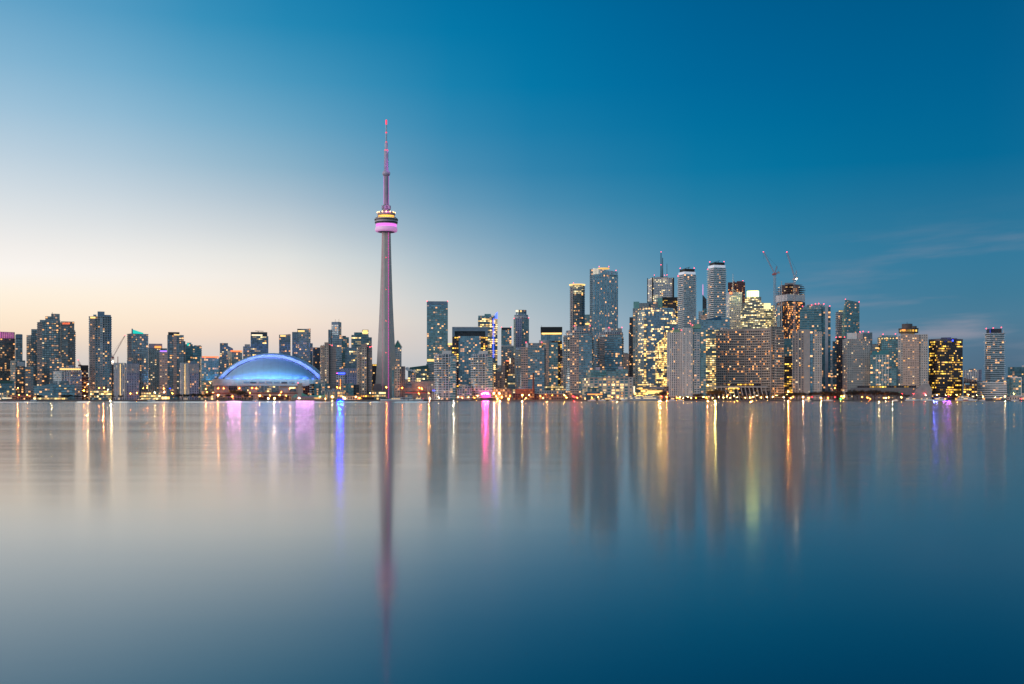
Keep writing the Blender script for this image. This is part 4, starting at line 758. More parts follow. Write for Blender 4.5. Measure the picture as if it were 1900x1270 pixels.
b.v('tower_block', 1300, 1334, 612, None, 'office', D=34, win=26, fh=3.9); b.v('upper_block', 1289, 1354, 590, 612.5, 'blue', tops=[593, 590, 595, 593], dy=-1, D=30, fh=4); b.v('crown', 1310, 1338, 587.5, 594, mat('deep blue glass cladding', (.05,.14,.24), .2, .5), dy=-2, D=24, tops=[593, 587, 589, 593])
b.beacon((1333.5, 588.5))
for lab, x0, xc, x1, tp, g0, g1, gt in (('shorter white ribbed condo with green roof box left of its twin', 1237.5, 1265, 1265.5, 617, 1249, 1263, 611), ('taller white ribbed condo with green roof box and teal glass side', 1265, 1285.5, 1310, 609, 1281, 1300, 601.5)):
    b = B('condo_tower', lab, (x0+x1)/2, 2000 if x0 < 1260 else 1985, CT, 'white ribbed condos')
    b.v('tower_block', x0, xc, tp, None, 'white', D=32, win=18, fh=3.1, bw=3.4); b.fins(x0+.3, xc-.3, tp, 738, 8, WCONC, 1.4, .8, 'pier')
    if x1 > xc+2: b.v('glass_wing', xc+.3, x1, tp+3, None, 'teal', dy=2, D=28, win=16, fh=3.1); b.v('front_bay', xc+2, xc+13, tp+8, None, 'lgrey', dy=1, D=6, win=8, fh=3.1)
    b.v('roof_box', g0, g1, gt, tp+.5, mat('pale green roof box', (.22,.42,.30)), dy=5, D=14); b.beacon((g0, gt-1), (xc-.5, gt+2))
b = B('granite_tower', 'dark red granite tower with notched top behind the grey bank office', 1366.5, 2860, OT)
b.v('tower_block', 1350.5, 1382.5, 524, None, 'red', D=50, win=16); b.v('corner_notch', 1361, 1363, 521.5, None, mat('red granite', (.16,.05,.05)), dy=-1, D=8); b.v('upper_block', 1367, 1379, 521.8, 525, mat('red granite', (.16,.05,.05)), dy=4, D=20); b.beacon((1378.5, 521))
b = B('bank_tower', 'grey bank office with white mast and orange rooftop emblem', 1362, 2700, OT)
b.v('tower_block', 1347.5, 1377, 542, None, 'bank', D=36, win=20, c=.2); b.bar('sign_board', 1353.5, 1358.5, 542.2, 546, GORED, -.2, .6); b.bar('sign_board', 1354.2, 1357.8, 543.7, 544.6, GY, -.5, -.1)
b.mast('mast', 1360, 508, 542, 1.2, .5, WCONC, y=4); bm = bmesh.new(); tube(bm, (b.x(1354.5), 4, b.z(541.5)), (b.x(1360), 4, b.z(536)), .6); tube(bm, (b.x(1366), 4, b.z(541.5)), (b.x(1360), 4, b.z(536)), .6); link('mast_brace', bm, WCONC, b.root)
b = B('stepped_office', 'golden lit stepped office tower with bright pale green crown', 1397, 2620, OT)
for i, (a0, a1, tt) in enumerate(((1374, 1420.5, 577), (1378, 1417, 562), (1382, 1412.5, 551))): b.v('tier', a0, a1, tt, None, 'gold', D=44-i*3, dy=i*2.5, fh=4, win=12)
b.v('crown', 1386, 1408, 539.5, 551.5, mat('glowing crown glass', (.5,.5,.3), .4, 0, (.80, .95, .26), 4.5, 0), dy=8, D=22, shape='round', n=3.5); b.v('cap', 1388, 1406, 538, 540, WCONC, dy=10, D=18)
for i in range(5): b.bar('pier', 1388.5+i*4, 1389.3+i*4, 541, 551, CONC, 6.8, 8.1)
b = B('stepped_office', 'smaller golden stepped office right of the bright crowned one', 1427, 2660, OT)
b.v('tier', 1414, 1440, 574, None, 'gold', D=36, win=12, fh=4); b.v('crown', 1416, 1430, 562.5, 574.5, mat('glowing crown glass dim', (.5,.5,.3), .4, 0, (1,.84,.42), 1.2, 0), dy=5, D=18, shape='round', n=3); b.v('tier', 1431, 1438, 567, 574.5, 'gold', dy=3, D=10)
b = B('unfinished_tower', 'tall tower under construction with bare red lit floors and white netting band', 1466, 2420, 'construction tower')
b.v('tower_block', 1440, 1494, 560, None, 'net', D=44, win=34, c=.4, bw=3); b.v('glass_bay', 1441, 1453, 566, None, 'blue', dy=4, D=30, win=8, c=.5)
b.v('netting', 1438, 1494, 546, 558.5, mat('white safety netting', (.72,.70,.72), .8), c=.4, dy=-.8, D=46)
bm = bmesh.new()
for i, (a0, a1, yy) in enumerate(((1439,1494,544.5),(1439,1494.5,541),(1440,1495,537.5),(1441,1494,534),(1443,1492,530.8),(1446,1489,528))):
    P_ = b.fp(a0, a1, .4, 1, dy=1); prism(bm, P_, b.z(yy)-.5, b.z(yy)+.45, bottom=True)
link('bare_floor', bm, [mat('raw slab rust', (.20,.10,.10)), ROOF], b.root)
b.v('core', 1450, 1482, 528, 546, mat('raw core concrete', (.17,.12,.13)), dy=12, D=18); b.v('core', 1456, 1474, 524, 529, mat('formwork grey', (.33,.33,.36)), dy=12, D=14)
bm = bmesh.new()
for i in range(16): xx = b.x(1441+i*3.3); yy = (abs(i-6.3)*2.4)+2; tube(bm, (xx, yy, b.z(546)), (xx, yy, b.z(527+abs(i-8)*.5)), .3, n=4)
link('scaffold_post', bm, DMET, b.root)
for i in range(26):
    o = bpy.data.objects.new('work_light', rnd.choice(PANE)); C.objects.link(o); o.parent = b.root; px_ = rnd.uniform(1443, 1491); yy = abs((px_-1438)/56-.4)*30+2
    o.location = (b.x(px_), yy, b.z(rnd.choice((545.5, 542.6, 539.4, 536, 532.6)))); o.scale = (rnd.uniform(1, 3), .5, 1.0)
bm = bmesh.new(); box(bm, b.x(1449.5), b.x(1450.8), -3, -1.5, 0, b.z(522)); box(bm, b.x(1446.5), b.x(1447.3), -3, -1.8, 0, b.z(530)); link('hoist_mast', bm, LMET, b.root)
# luffing cranes: lattice mast, cab, jib, counter jib
def crane(lab, px, Y, base, piv, tip, tail, apex, mw, red=True, lamp=None):
    b = B('tower_crane', lab, px, Y, 'tower crane', 'tower cranes'); m1 = mat('crane red paint', (.50,.13,.12), .5) if red else mat('crane white paint', (.6,.55,.55), .5)
    s0 = b.root
    def lat(name, p0, p1, w, mm, parent=None):
        bm = bmesh.new(); p0, p1 = Vector(p0), Vector(p1); d_ = (p1-p0); L_ = d_.length; d_.normalize(); u_ = d_.orthogonal().normalized(); v_ = d_.cross(u_); cs = [(u_*a+v_*c)*w/2 for a, c in ((1,1),(1,-1),(-1,-1),(-1,1))]
        for q in cs: tube(bm, p0+q, p1+q, w*.11, n=4, cap=False)
        k_ = max(3, int(L_/w/1.2))
        for i in range(k_):
            A1, B1 = p0.lerp(p1, i/k_), p0.lerp(p1, (i+1)/k_)
            for j in range(4): tube(bm, A1+cs[j], B1+cs[(j+1) % 4], w*.07, n=3, cap=False)
        return link(name, bm, mm, parent or s0)
    y = -4; pv = (b.x(piv[0]), y, b.z(piv[1])); lat('mast', (b.x(px), y, b.z(base) if base else 0), (b.x(px), y, pv[2]-2), mw, mat('crane mast pale', (.50,.44,.45), .6))
    bm = bmesh.new(); box(bm, pv[0]-mw*1.3, pv[0]+mw*1.1, y-2, y+2, pv[2]-2, pv[2]+1.2); box(bm, pv[0]-mw*1.6, pv[0]-mw*.6, y-3, y-.8, pv[2]-3, pv[2]+.2); link('cab', bm, m1, s0)
    lat('jib', pv, (b.x(tip[0]), y, b.z(tip[1])), mw*.55, mat('crane jib pale red', (.55,.32,.32), .6)); tl = (b.x(tail[0]), y, b.z(tail[1])); lat('counter_jib', pv, tl, mw*.7, m1)
    bm = bmesh.new(); box(bm, tl[0]-1.8, tl[0]+1.8, y-1.6, y+1.6, tl[2]-2.4, tl[2]+.8); link('counterweight', bm, CONC, s0)
    ap = (b.x(apex[0]), y, b.z(apex[1])); lat('apex_frame', pv, ap, mw*.45, m1)
    bm = bmesh.new(); tube(bm, ap, (b.x(tip[0]), y, b.z(tip[1])), .16, n=4); tube(bm, ap, tl, .16, n=4); tube(bm, (b.x(tip[0]), y, b.z(tip[1])), (b.x(tip[0]), y, b.z(tip[1]+14)), .12, n=3); link('cable', bm, DMET, s0)
    o = bpy.data.objects.new('beacon', BEAC); C.objects.link(o); o.parent = s0; o.location = (b.x(tip[0]), y, b.z(tip[1])); o.scale = (.9,)*3
    if lamp:
        o = link('work_lamp', (lambda m_: (ball(m_), m_)[1])(bmesh.new()), WLAMP, s0); o.location = (b.x(lamp[0]), y-2, b.z(lamp[1])); o.scale = (1.1,)*3
crane('left of two luffing cranes over the unfinished tower, red mast head and raised jib', 1437.5, 2390, None, (1437.5, 509), (1416.5, 467.5), (1445, 506), (1441.5, 495), 3.3)
crane('right of two luffing cranes over the unfinished tower, white lamp on its mast', 1474, 2385, 640, (1475, 518), (1460, 468), (1479.5, 516), (1478, 503), 3.2, False, (1477.5, 518.5))
crane('small red crane by the striped residence with jib raised over a bright lamp', 210, 2480, 690, (209, 664), (232, 622.5), (206.5, 662), (207, 657), 2.8, True, (209, 671.5))
crane('tiny red crane behind the brick mid rise', 148.5, 2600, 700, (148, 678), (145, 668.5), (149.5, 677.5), (148.5, 673), 2.2)
b = B('red_mast', 'thin dark red mast behind the first striped residence', 218.7, 2500, 'mast'); b.mast('pole', 218.7, 662, 680, .9, .7, mat('mast red', (.3,.05,.05)), 0); b.mast('pole', 218.7, 680, 740, 1.2, .9, mat('mast red', (.3,.05,.05)), 0)

b = B('condo_tower', 'teal glass condo with stepped roof, red beacons and pale right pier', 1512, 2130, CT)
b.v('tower_block', 1484, 1524, 574, None, 'dteal', D=36, win=22, band=slab(TBAND, .4, .8, 1)); b.v('side_wing', 1523, 1541, 570, None, 'dteal', dy=3, win=16, D=30); b.v('pier', 1531, 1536.5, 567.5, None, mat('pale blue pier', (.42,.48,.55)), dy=-.6, D=4); b.v('upper_block', 1489, 1530, 567, 574.5, 'teal', dy=5, D=24, win=4); b.v('penthouse', 1497, 1527, 564.5, 568, 'lgrey', dy=8, D=14)
b.beacon((1489, 568), (1506, 566), (1513, 564), (1519, 563.5), (1528.5, 564.5), (1539.5, 568.5))
b = B('office_tower', 'dark teal office with yellow lit rows seen between the tan hotel and grey concrete tower', 1462, 2190, OT); b.v('tower_block', 1452, 1472, 632, 660, 'officed', D=30, win=4); b.v('glass_band', 1452.2, 1472, 628, 690, 'dteal', dy=-.6, D=28, win=6); b.v('lower_block', 1452, 1472, 662, None, 'dkoff', dy=-1.2, D=30, win=22)
b = B('hotel_block', 'huge tan gridded hotel with concave front and many orange windows', 1392, 2020, 'hotel')
x = b.x; P = [(x(1328), 4), (x(1349), 12), (x(1382), 20), (x(1413), 16), (x(1429), 6), (x(1440), 0), (x(1454), 6), (x(1450), 40), (x(1332), 44)]
b.v('tower_block', 1328, 1454, 613, None, 'tan', poly=P, win=60, fh=3.4, bw=3.0, band=(mat('hotel slab edge', (.66,.57,.50)), .45, 1.1, 1)); b.v('parapet', 1328, 1430, 609.5, 613.5, mat('hotel concrete', (.46,.38,.34)), poly=[(x(1340), 11), (x(1382), 19.3), (x(1412), 15.3), (x(1428), 6), (x(1428), 30), (x(1340), 34)])
b.v('right_slab', 1428.5, 1454.3, 607, None, 'tan', c=.18, q=.4, dy=-2, win=14, fh=3.4, bw=3.4, band=(mat('hotel slab edge', (.66,.57,.50)), .45, 1.1, 1)); b.v('penthouse', 1336, 1349, 606.5, 614, 'white', dy=16, D=12); b.v('pier', 1428, 1431.5, 606.5, None, mat('hotel concrete', (.46,.38,.34)), dy=-3, D=6)
bm = bmesh.new()
for px_ in (1349, 1382, 1413): yy = {1349: 12, 1382: 20, 1413: 16}[px_]; box(bm, x(px_)-.9, x(px_)+.9, yy-1, yy+1, 0, b.z(612))
link('pier', bm, mat('hotel concrete', (.46,.38,.34)), b.root)
b = B('terrace_podium', 'low hotel podium with slanted concrete ribs and warm lit terraces', 1372, 1985, LB)
b.v('main_block', 1318, 1428, 727, None, 'dark', D=20, fh=4, win=6); b.v('upper_terrace', 1350, 1412, 712, 727.5, 'dkoff', dy=4, D=14, fh=4, win=4)
bm = bmesh.new()
for i in range(15):
    xx = b.x(1321+i*7.4)
    v = [bm.verts.new(p) for p in ((xx-.7, -5, 0), (xx+.7, -5, 0), (xx+.7, -1, b.z(719)), (xx-.7, -1, b.z(719)), (xx-.7, -3, 0), (xx+.7, -3, 0), (xx+.7, 1, b.z(719)), (xx-.7, 1, b.z(719)))]
    sh = b.x(950+i*0+5)-b.x(950)
    for q in v[2:4]+v[6:8]: q.co.x -= 5.0
    for q in ((0,1,2,3),(5,4,7,6),(1,5,6,2),(4,0,3,7),(3,2,6,7)): bm.faces.new([v[k_] for k_ in q])
link('slanted_rib', bm, CONC, b.root); b.bar('parapet', 1314, 1424, 717, 719.5, CONC, -1.5, 2); b.bar('light_strip', 1352, 1370, 719.6, 721, GY, -1.7, -1.3); b.bar('light_strip', 1353, 1362, 727.5, 729.5, GY, -5.4, -5)
b = B('condo_tower', 'grey concrete tower with blank pale centre wall east of the tan hotel', 1497, 2010, CT)
b.v('tower_block', 1470, 1492, 614, None, 'beigeb', D=26, win=16, bw=4); b.v('blank_wall', 1491.8, 1503, 612.5, None, CONC, dy=-1, D=24); b.v('glass_strip', 1502.8, 1508, 615, None, 'blue', dy=0, D=20, win=3); b.v('side_wing', 1507.8, 1525, 616, None, 'punched', dy=1, D=26, win=22)
b.v('pier', 1470, 1472, 612, None, CONC, dy=-1.4, D=4); b.v('pier', 1481, 1483, 613, None, CONC, dy=-1.4, D=4); b.v('penthouse', 1482, 1500, 611, 614, CONC, dy=8, D=12)
b = B('condo_tower', 'pale curved balcony condo peeking left of the sail shaped tower', 1556, 2540, CT); b.v('tower_block', 1550.5, 1564, 579, None, 'curve', D=20, shape='round', band=slab(WBAND, .6, 1, 1), win=6); b.v('crown', 1556, 1564, 575.5, 580, 'gold', dy=2, D=12)
b = B('condo_tower', 'dark teal sail shaped tower with one slanted edge and red beacons', 1579, 2480, CT)
bm = bmesh.new(); uvl = bm.loops.layers.uv.verify(); x = b.x; f1 = [(x(1562), 8, 0), (x(1568.5), 0, 0), (x(1595), 6, 0), (x(1590), 34, 0), (x(1564), 36, 0)]; t1 = [(x(1562), 8, b.z(592)), (x(1568.5), 0, b.z(556)), (x(1594.6), 6, b.z(561.5)), (x(1590), 34, b.z(561.5)), (x(1564), 36, b.z(580))]
v0 = [bm.verts.new(p) for p in f1]; v1 = [bm.verts.new(p) for p in t1]
for i in range(5):
    j = (i+1) % 5; nb_ = round(math.dist(f1[i][:2], f1[j][:2])/3.4); f = bm.faces.new((v0[i], v0[j], v1[j], v1[i]))
    for l, uv_ in zip(f.loops, ((0,0),(nb_,0),(nb_,t1[j][2]/3.3),(0,t1[i][2]/3.3))): l[uvl].uv = uv_
f = bm.faces.new(v1); f.material_index = 1; link('tower_block', bm, [F['dteal'], DKROOF], b.root)
b.faces.append((f1[1][:2], f1[2][:2], 0, 3.3, 62, 8, 1000, 0)); b.win(20); b.beacon((1568.7, 555.3), (1594, 560.8))
b = B('condo_tower', 'narrow brown grey condo with red beacons left of the grey punched hotel', 1557, 2160, CT); b.v('tower_block', 1552, 1567.5, 627, None, 'brown', win=10, D=22); b.v('side_wing', 1545, 1552.5, 634, None, 'dkglass', dy=2, D=22, win=8, band=slab(GBAND, .4, .7, 1)); b.beacon((1551.5, 626), (1558, 625.5), (1567, 626))
b = B('hotel_block', 'grey hotel with rows of small punched windows and pale rooftop box', 1589, 2030, 'hotel')
b.v('tower_block', 1563, 1615, 629, None, 'punched', D=34, c=.18, q=.5, win=34, fh=3.0, bw=3.2); b.v('penthouse', 1571, 1590, 617.5, 629.5, WCONC, dy=8, D=14); b.v('penthouse', 1590, 1601, 618.5, 629.5, CONC, dy=9, D=14); b.beacon((1596, 616), (1601.5, 615.5))
b = B('condo_tower', 'dark condo behind the rooftop of the grey punched hotel', 1609, 2330, CT); b.v('tower_block', 1600, 1618.5, 617.5, None, 'dkglass', D=24, win=14); b.beacon((1611.5, 616.5))
b = B('condo_tower', 'teal glass condo with a row of lamps under its red beaconed roof', 1643, 2240, CT)
b.v('tower_block', 1628, 1666, 625.5, None, 'teal', D=34, win=30, c=.2, q=.5); b.v('crown', 1632, 1664, 622.5, 626, 'blue', dy=4, D=24); b.v('side_wing', 1618, 1630, 638, None, 'grey', dy=4, D=24, win=6); b.beacon((1638.5, 620.5), (1661.5, 620)); b.bar('light_strip', 1624, 1631, 645, 647, GY, -1, -.5)
for i in range(6): b.bar('crown_lamp', 1630.5+i*5.2, 1632.3+i*5.2, 627.6, 629.6, GY, -.9, -.3)
b = B('condo_tower', 'teal condo with white window frames and solid green cap', 1632, 2020, CT)
b.v('tower_block', 1614.5, 1650, 658.5, None, 'teal', D=26, win=16, bw=4); b.v('cap', 1618, 1649, 650, 659, mat('deep teal cap', (.06,.26,.30)), tops=[652, 650, 650, 650], dy=1, D=22); b.v('side_wing', 1650, 1663, 684, None, 'teal', dy=1, D=22, win=6)
bm = bmesh.new()
for px_ in (1626, 1632, 1637.5, 1643, 1648.5): box(bm, b.x(px_)-.35, b.x(px_)+.35, -.7, .3, 0, b.z(659))
for i in range(14): zz = b.z(659)-i*4.2; box(bm, b.x(1626), b.x(1648.5), -.5, .3, max(1, zz-.3), max(1.5, zz))
link('window_frame', bm, WCONC, b.root)
b = B('hotel_tower', 'waterfront hotel with warm lit centre panel and round rooftop restaurant', 1693, 2010, 'hotel')
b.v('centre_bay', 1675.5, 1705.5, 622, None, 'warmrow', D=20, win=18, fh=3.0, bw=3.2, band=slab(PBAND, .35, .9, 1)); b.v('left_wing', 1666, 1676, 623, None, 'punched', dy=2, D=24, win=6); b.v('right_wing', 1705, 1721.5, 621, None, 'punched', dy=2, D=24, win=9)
b.v('neck', 1671, 1697, 617, 622.5, CONC, shape='round', dy=4, D=20, n=2); b.v('restaurant_drum', 1667, 1704, 610, 617.3, 'dkoff', shape='round', dy=-1, D=32, n=2, fh=6, bw=2.2); b.v('rim', 1666.5, 1704.5, 608.8, 610.3, mat('bronze rim', (.12,.09,.08)), shape='round', dy=-1.3, D=32.6, n=2)
b.v('rooftop_drum', 1673, 1693, 600.5, 609, mat('dark bronze drum', (.13,.105,.10)), shape='round', dy=4, D=19, n=2); b.v('rooftop_drum', 1690, 1701, 605, 609, mat('dark bronze drum', (.13,.105,.10)), shape='round', dy=6, D=10, n=2); b.mast('antenna', 1683, 597, 600.5, .3); b.bar('light_strip', 1673, 1680, 611.5, 614, GORG, -2.5, .8)
b = B('concrete_podium', 'long dark concrete podium with slanted end wedge below the two eastern hotels', 1650, 1990, LB)
b.v('main_block', 1578, 1702, 720, None, mat('podium concrete', (.17,.18,.20)), D=20); b.v('window_band', 1590, 1700, 716, 720.5, 'dkoff', dy=2, D=14, win=8)
bm = bmesh.new(); x = b.x; pr_ = [(x(1688), -2, 0), (x(1728), -2, 0), (x(1728), -2, b.z(722)), (x(1722), -2, b.z(712)), (x(1712), -2, b.z(713)), (x(1700), -2, b.z(722))]
v0 = [bm.verts.new(p) for p in pr_]; v1 = [bm.verts.new((p[0], 14, p[2])) for p in pr_]; bm.faces.new(v0); bm.faces.new(v1[::-1])
for i in range(6): bm.faces.new((v0[i], v1[i], v1[(i+1) % 6], v0[(i+1) % 6]))
link('end_wedge', bm, mat('wedge concrete', (.33,.34,.36)), b.root)
b = B('office_tower', 'dark square office tower crowded with yellow windows and a purple roof light', 1755, 2000, OT)
b.v('tower_block', 1723, 1786.5, 632, None, 'dkoff', D=44, c=.33, q=.6, win=60, fh=3.9, bw=2.8, tops=None, tone=PANE[1]); b.v('parapet', 1722.6, 1787, 628.5, 632.6, mat('dusk brown parapet', (.22,.19,.20)), c=.33, q=.6, dy=-.6); b.v('penthouse', 1746, 1765, 626, 630, mat('navy box', (.08,.09,.20)), dy=10, D=16); b.v('penthouse', 1766, 1776, 627.5, 630, mat('navy box', (.08,.09,.20)), dy=12, D=12)
b.bar('light_strip', 1766.5, 1769, 631, 633.5, GBLU, 4, 6)
b = B('condo_tower', 'distant pale striped apartment slab between the dark office and the wavy slab condo', 1805, 2900, AT)
b.v('tower_block', 1788, 1816, 687, None, 'stripe', D=30, win=12); b.v('side_wing', 1815.5, 1821.5, 686, None, 'lav', dy=3, D=24); b.v('penthouse', 1797, 1810, 684.5, 687.5, 'grey', dy=6)
b = B('low_building', 'black low office with yellow windows right of the dark square office', 1800, 1990, LB); b.v('main_block', 1787.5, 1813, 708, None, 'dkoff', D=22, win=10); b.v('glass_box', 1790, 1799, 711, 714.5, 'blue', dy=-.8, D=4); b.v('penthouse', 1788, 1812, 703, 708.5, 'brown', dy=12, D=10, tops=[701, 706, 706, 701])
b = B('condo_tower', 'slender condo with jutting white balcony blades and navy top at the east end', 1846, 2080, CT)
b.v('tower_block', 1828, 1863, 618, None, 'slab', c=.28, q=.8, win=6, fh=3.6); bm = bmesh.new(); zz = b.z(619); P_ = b.fp(1828, 1863, .28, .8); k_ = 0
while zz > 34:
    e_ = 1.0+(.9 if k_ % 4 == 0 else 0)+rnd.uniform(0, .6); prism(bm, grow(P_, e_), zz-.5, zz+.75, bottom=True); zz -= 3.6; k_ += 1
link('balcony', bm, [WBAND, WBAND], b.root); b.v('crown', 1830, 1858.5, 610, 618.5, mat('navy crown', (.045,.06,.08)), c=.25, dy=4); b.v('light_panel', 1836, 1838.5, 611, 618, mat('blue panel', (.03,.06,.4), .5, 0, (.05,.12,1), .2, 0), dy=2.5, D=1)
b.beacon((1830, 609.5), (1843, 608.8), (1858, 608)); b.bar('wind_screen', 1861.5, 1863, 613, 619, LMET, 6, 20)
b = B('apartment_building', 'white banded podium block under the blade balcony condo', 1843, 2000, AT); b.v('main_block', 1813, 1867, 707, None, 'slab', c=.0, D=30, win=10, band=(WBAND, 1.0, 1.5, 1), fh=3.8); b.v('side_wing', 1867.3, 1873, 700, None, 'dteal', dy=2, D=20, win=2)
b = B('office_building', 'teal office with white antenna box at the far eastern edge', 1887, 2300, OT); b.v('main_block', 1870, 1912, 681.5, None, 'dteal', D=30, win=8); b.bar('penthouse', 1896, 1906, 678, 682, WCONC, 4, 12)
b = B('apartment_building', 'white framed glass cube apartments at the eastern quay edge', 1893, 1990, AT)
b.v('main_block', 1874, 1895, 701, None, 'teal', D=26, win=6); b.v('side_wing', 1896, 1916, 699, None, 'dteal', dy=1, D=26, win=4)
b.bar('frame', 1872.6, 1874, 701, 735, WCONC, -1, 2); b.bar('frame', 1872.6, 1895.5, 700, 702, WCONC, -1, 2); b.bar('frame', 1894.5, 1895.8, 702, 735, WCONC, -1, 2); b.v('penthouse', 1878, 1888, 698, 701.5, 'lgrey', dy=6); b.bar('base_band', 1870, 1914, 734.5, 736, WCONC, -3, 0)
# ---- terminal, power house, sheds
b = B('terminal_building', 'beige waterfront terminal with green glass upper storeys and lit teal windows', 1127, 1975, 'terminal building')
x = b.x; P = [(x(1080), 22), (x(1094), 0), (x(1166), 0), (x(1166), 34), (x(1082), 38)]
b.v('main_block', 1080, 1166, 701.5, None, 'tgrid', poly=P, fh=5.0, bw=7.2, win=26, tone=PANE[1]); b.v('tower', 1166, 1174.5, 700, None, 'punched', dy=-1, D=12, fh=5, bw=8); b.v('cornice', 1093.5, 1166.4, 700.6, 702.6, BCONC, dy=-.6, D=2)
b.v('upper_block', 1087, 1125, 686.5, 701.8, 'teal', c=.25, q=.6, dy=3, win=8, tops=None); b.v('upper_block', 1124, 1144, 689, 701.8, 'teal', dy=4, D=18, win=3); b.v('upper_block', 1143, 1165, 685.5, 701.8, 'teal', dy=3, D=22, win=5); b.v('penthouse', 1105, 1113, 681.5, 687, LAVP, dy=8, D=8); b.v('penthouse', 1147, 1156, 680.5, 686, LAVP, dy=8, D=8)
b.v('glass_porch', 1087, 1118, 727, None, 'glassbox', dy=-6, D=8, fh=4, win=8, tone=PANE[1]); b.v('glass_porch', 1090, 1111, 721, 727.5, 'glassbox', dy=-5, D=7, fh=4, win=3); b.v('roof', 1091, 1110, 719.5, 721.4, mat('green glass panel', (.05,.16,.14), .3), dy=-5.4, D=8); b.v('glass_porch', 1117, 1127, 730, None, 'glassbox', dy=-5, D=7, fh=4, win=2)
b.bar('light_strip', 1090, 1118, 731.2, 733, GORG, -6.6, -6.1)
b = B('power_house', 'red brick power house with a tall brick chimney', 978, 1960, 'power house')
b.v('main_block', 956, 992, 722, None, BRICK, D=12); b.v('gallery', 952, 1000, 731, None, 'red', dy=-4, D=12, fh=4, win=6); b.v('penthouse', 962, 974, 719.5, 723, LMET, dy=3, D=6)
bm = bmesh.new(); tube(bm, (b.x(989.7), -1, 0), (b.x(989.7), -1, b.z(693.5)), 2.1, 1.2, 12); link('chimney', bm, BRICK, b.root); bm = bmesh.new(); tube(bm, (b.x(989.7), -1, b.z(695)), (b.x(989.7), -1, b.z(693)), 1.5, 1.5, 12); link('chimney_cap', bm, mat('chimney cap', (.12,.06,.05)), b.root)
LOW = [
 ('long dark shed with warm windows east of the power house', 1000, 1046, 732, 1950, 'brown', 6), ('grey flat shed behind the brown quay shed', 996, 1046, 725.5, 2000, 'lgrey', 3),
 ('low brown building with glowing openings under the tall rounded condo', 1047, 1080, 733, 1955, 'brown', 8), ('bright lit pub row left of the needle tower foot', 690, 716, 727, 1985, 'office', 10),
 ('dark pitched pavilion with red and yellow lights near the beige condos', 668, 694, 733, 1945, 'dkoff', 8), ('pale low shed with warm door lights beside the dark pavilion', 640, 668, 735, 1948, 'beige', 5),
 ('low lit building below the teal crowned tower', 262, 298, 728, 1990, 'office', 10), ('grey ferry shed near the sail ship', 752, 765, 733, 1960, 'lgrey', 2),
 ('dark low block with parking lights below the white ribbed condos', 1240, 1312, 736.5, 1950, 'dkoff', 10), ('brown low block at the foot of the first dark condos', 62, 66, 726, 2010, 'brown', 3),
 ('low beige shed by the stadium trees', 368, 396, 734, 1955, 'tgrid', 4), ('small lit cafe by the lavender residence', 300, 330, 735, 1950, 'office', 6),
 ('brown low brick row in front of the stadium wall', 400, 470, 734, 1990, 'brown', 10), ('dark low row with red doors in front of the stadium wall', 480, 540, 734, 1985, 'red', 8),
 ('low tent coloured hall behind the pink stage', 876, 915, 728, 1990, 'pink', 4), ('dark hall with sparkling lights right of the pink stage', 915, 950, 722, 1985, 'brown', 14),
 ('black shed at the quay right of the right hotel podium', 1728, 1745, 733, 1960, 'dkoff', 4), ('low white ticket hall at the eastern quay', 1868, 1906, 737, 1950, 'white', 2),
 ('small grey park pavilion with a bright doorway among the dark trees', 1563, 1571, 722, 1975, 'punched', 1), ('low grey pavilion under the trees by the teal condo', 1528, 1548, 735, 1950, 'grey', 2)]
for lab, x0, x1, yt, Y, st, nw in LOW:
    b = B('waterfront_building', lab, (x0+x1)/2, Y, LB); D_ = 12
    b.v('main_block', x0, x1, yt, None, st, D=D_, fh=3.6, win=nw)
    if x1-x0 < 50: b.v('roof', x0-.4, x1+.4, yt-1, yt+.2, ROOF, dy=-.8, D=D_+1.6)
    else: b.bar('parapet', x0, x1, yt-.6, yt+.4, CONC, -.6, .6)
# far city glimpsed in the gaps
FAR = [('distant grey block between the first two western towers', 40, 50, 682), ('distant blocks behind the brick mid rise', 138, 166, 700), ('distant teal block left of the teal crowned tower', 210, 240, 705), ('distant grey block behind the stadium left end', 398, 424, 690),
 ('distant block just left of the needle tower', 684, 706, 700), ('distant low block right of the pointed core condo', 750, 760, 706), ('distant block behind the concrete hall', 786, 800, 700), ('distant grey block between the portal tower and hotel tower', 918, 934, 680),
 ('distant block behind the terminal', 1098, 1112, 640), ('distant pinkish block behind the terminal roof', 1155, 1168, 657), ('distant dark block by the mirror office', 1160, 1176, 690), ('distant dark block between teal condo and brown grey condo', 1538, 1552, 652),
 ('distant dark block right of the sail tower', 1590, 1604, 640), ('distant block left of the round restaurant hotel', 1655, 1672, 650), ('distant low block right of the hotel with round restaurant', 1716, 1730, 690), ('distant low block east of the striped slab', 1812, 1832, 715),
 ('distant block in front of the black cap tower', 946, 960, 655), ('distant block behind the rounded condo chimney', 1030, 1048, 650), ('distant green grey block behind the portal tower', 840, 850, 650), ('distant block behind the golden offices', 1440, 1455, 600)]
for lab, x0, x1, yt in FAR:
    b = B('distant_building', lab, (x0+x1)/2, 3050+rnd.randrange(0, 400), AT); b.v('tower_block', x0, x1, yt, None, rnd.choice(('grey', 'lgrey', 'dkglass', 'pink', 'brown')), D=26, win=4); b.v('penthouse', x0+2, x1-3, yt-2, yt+.4, 'grey', dy=6, D=10)

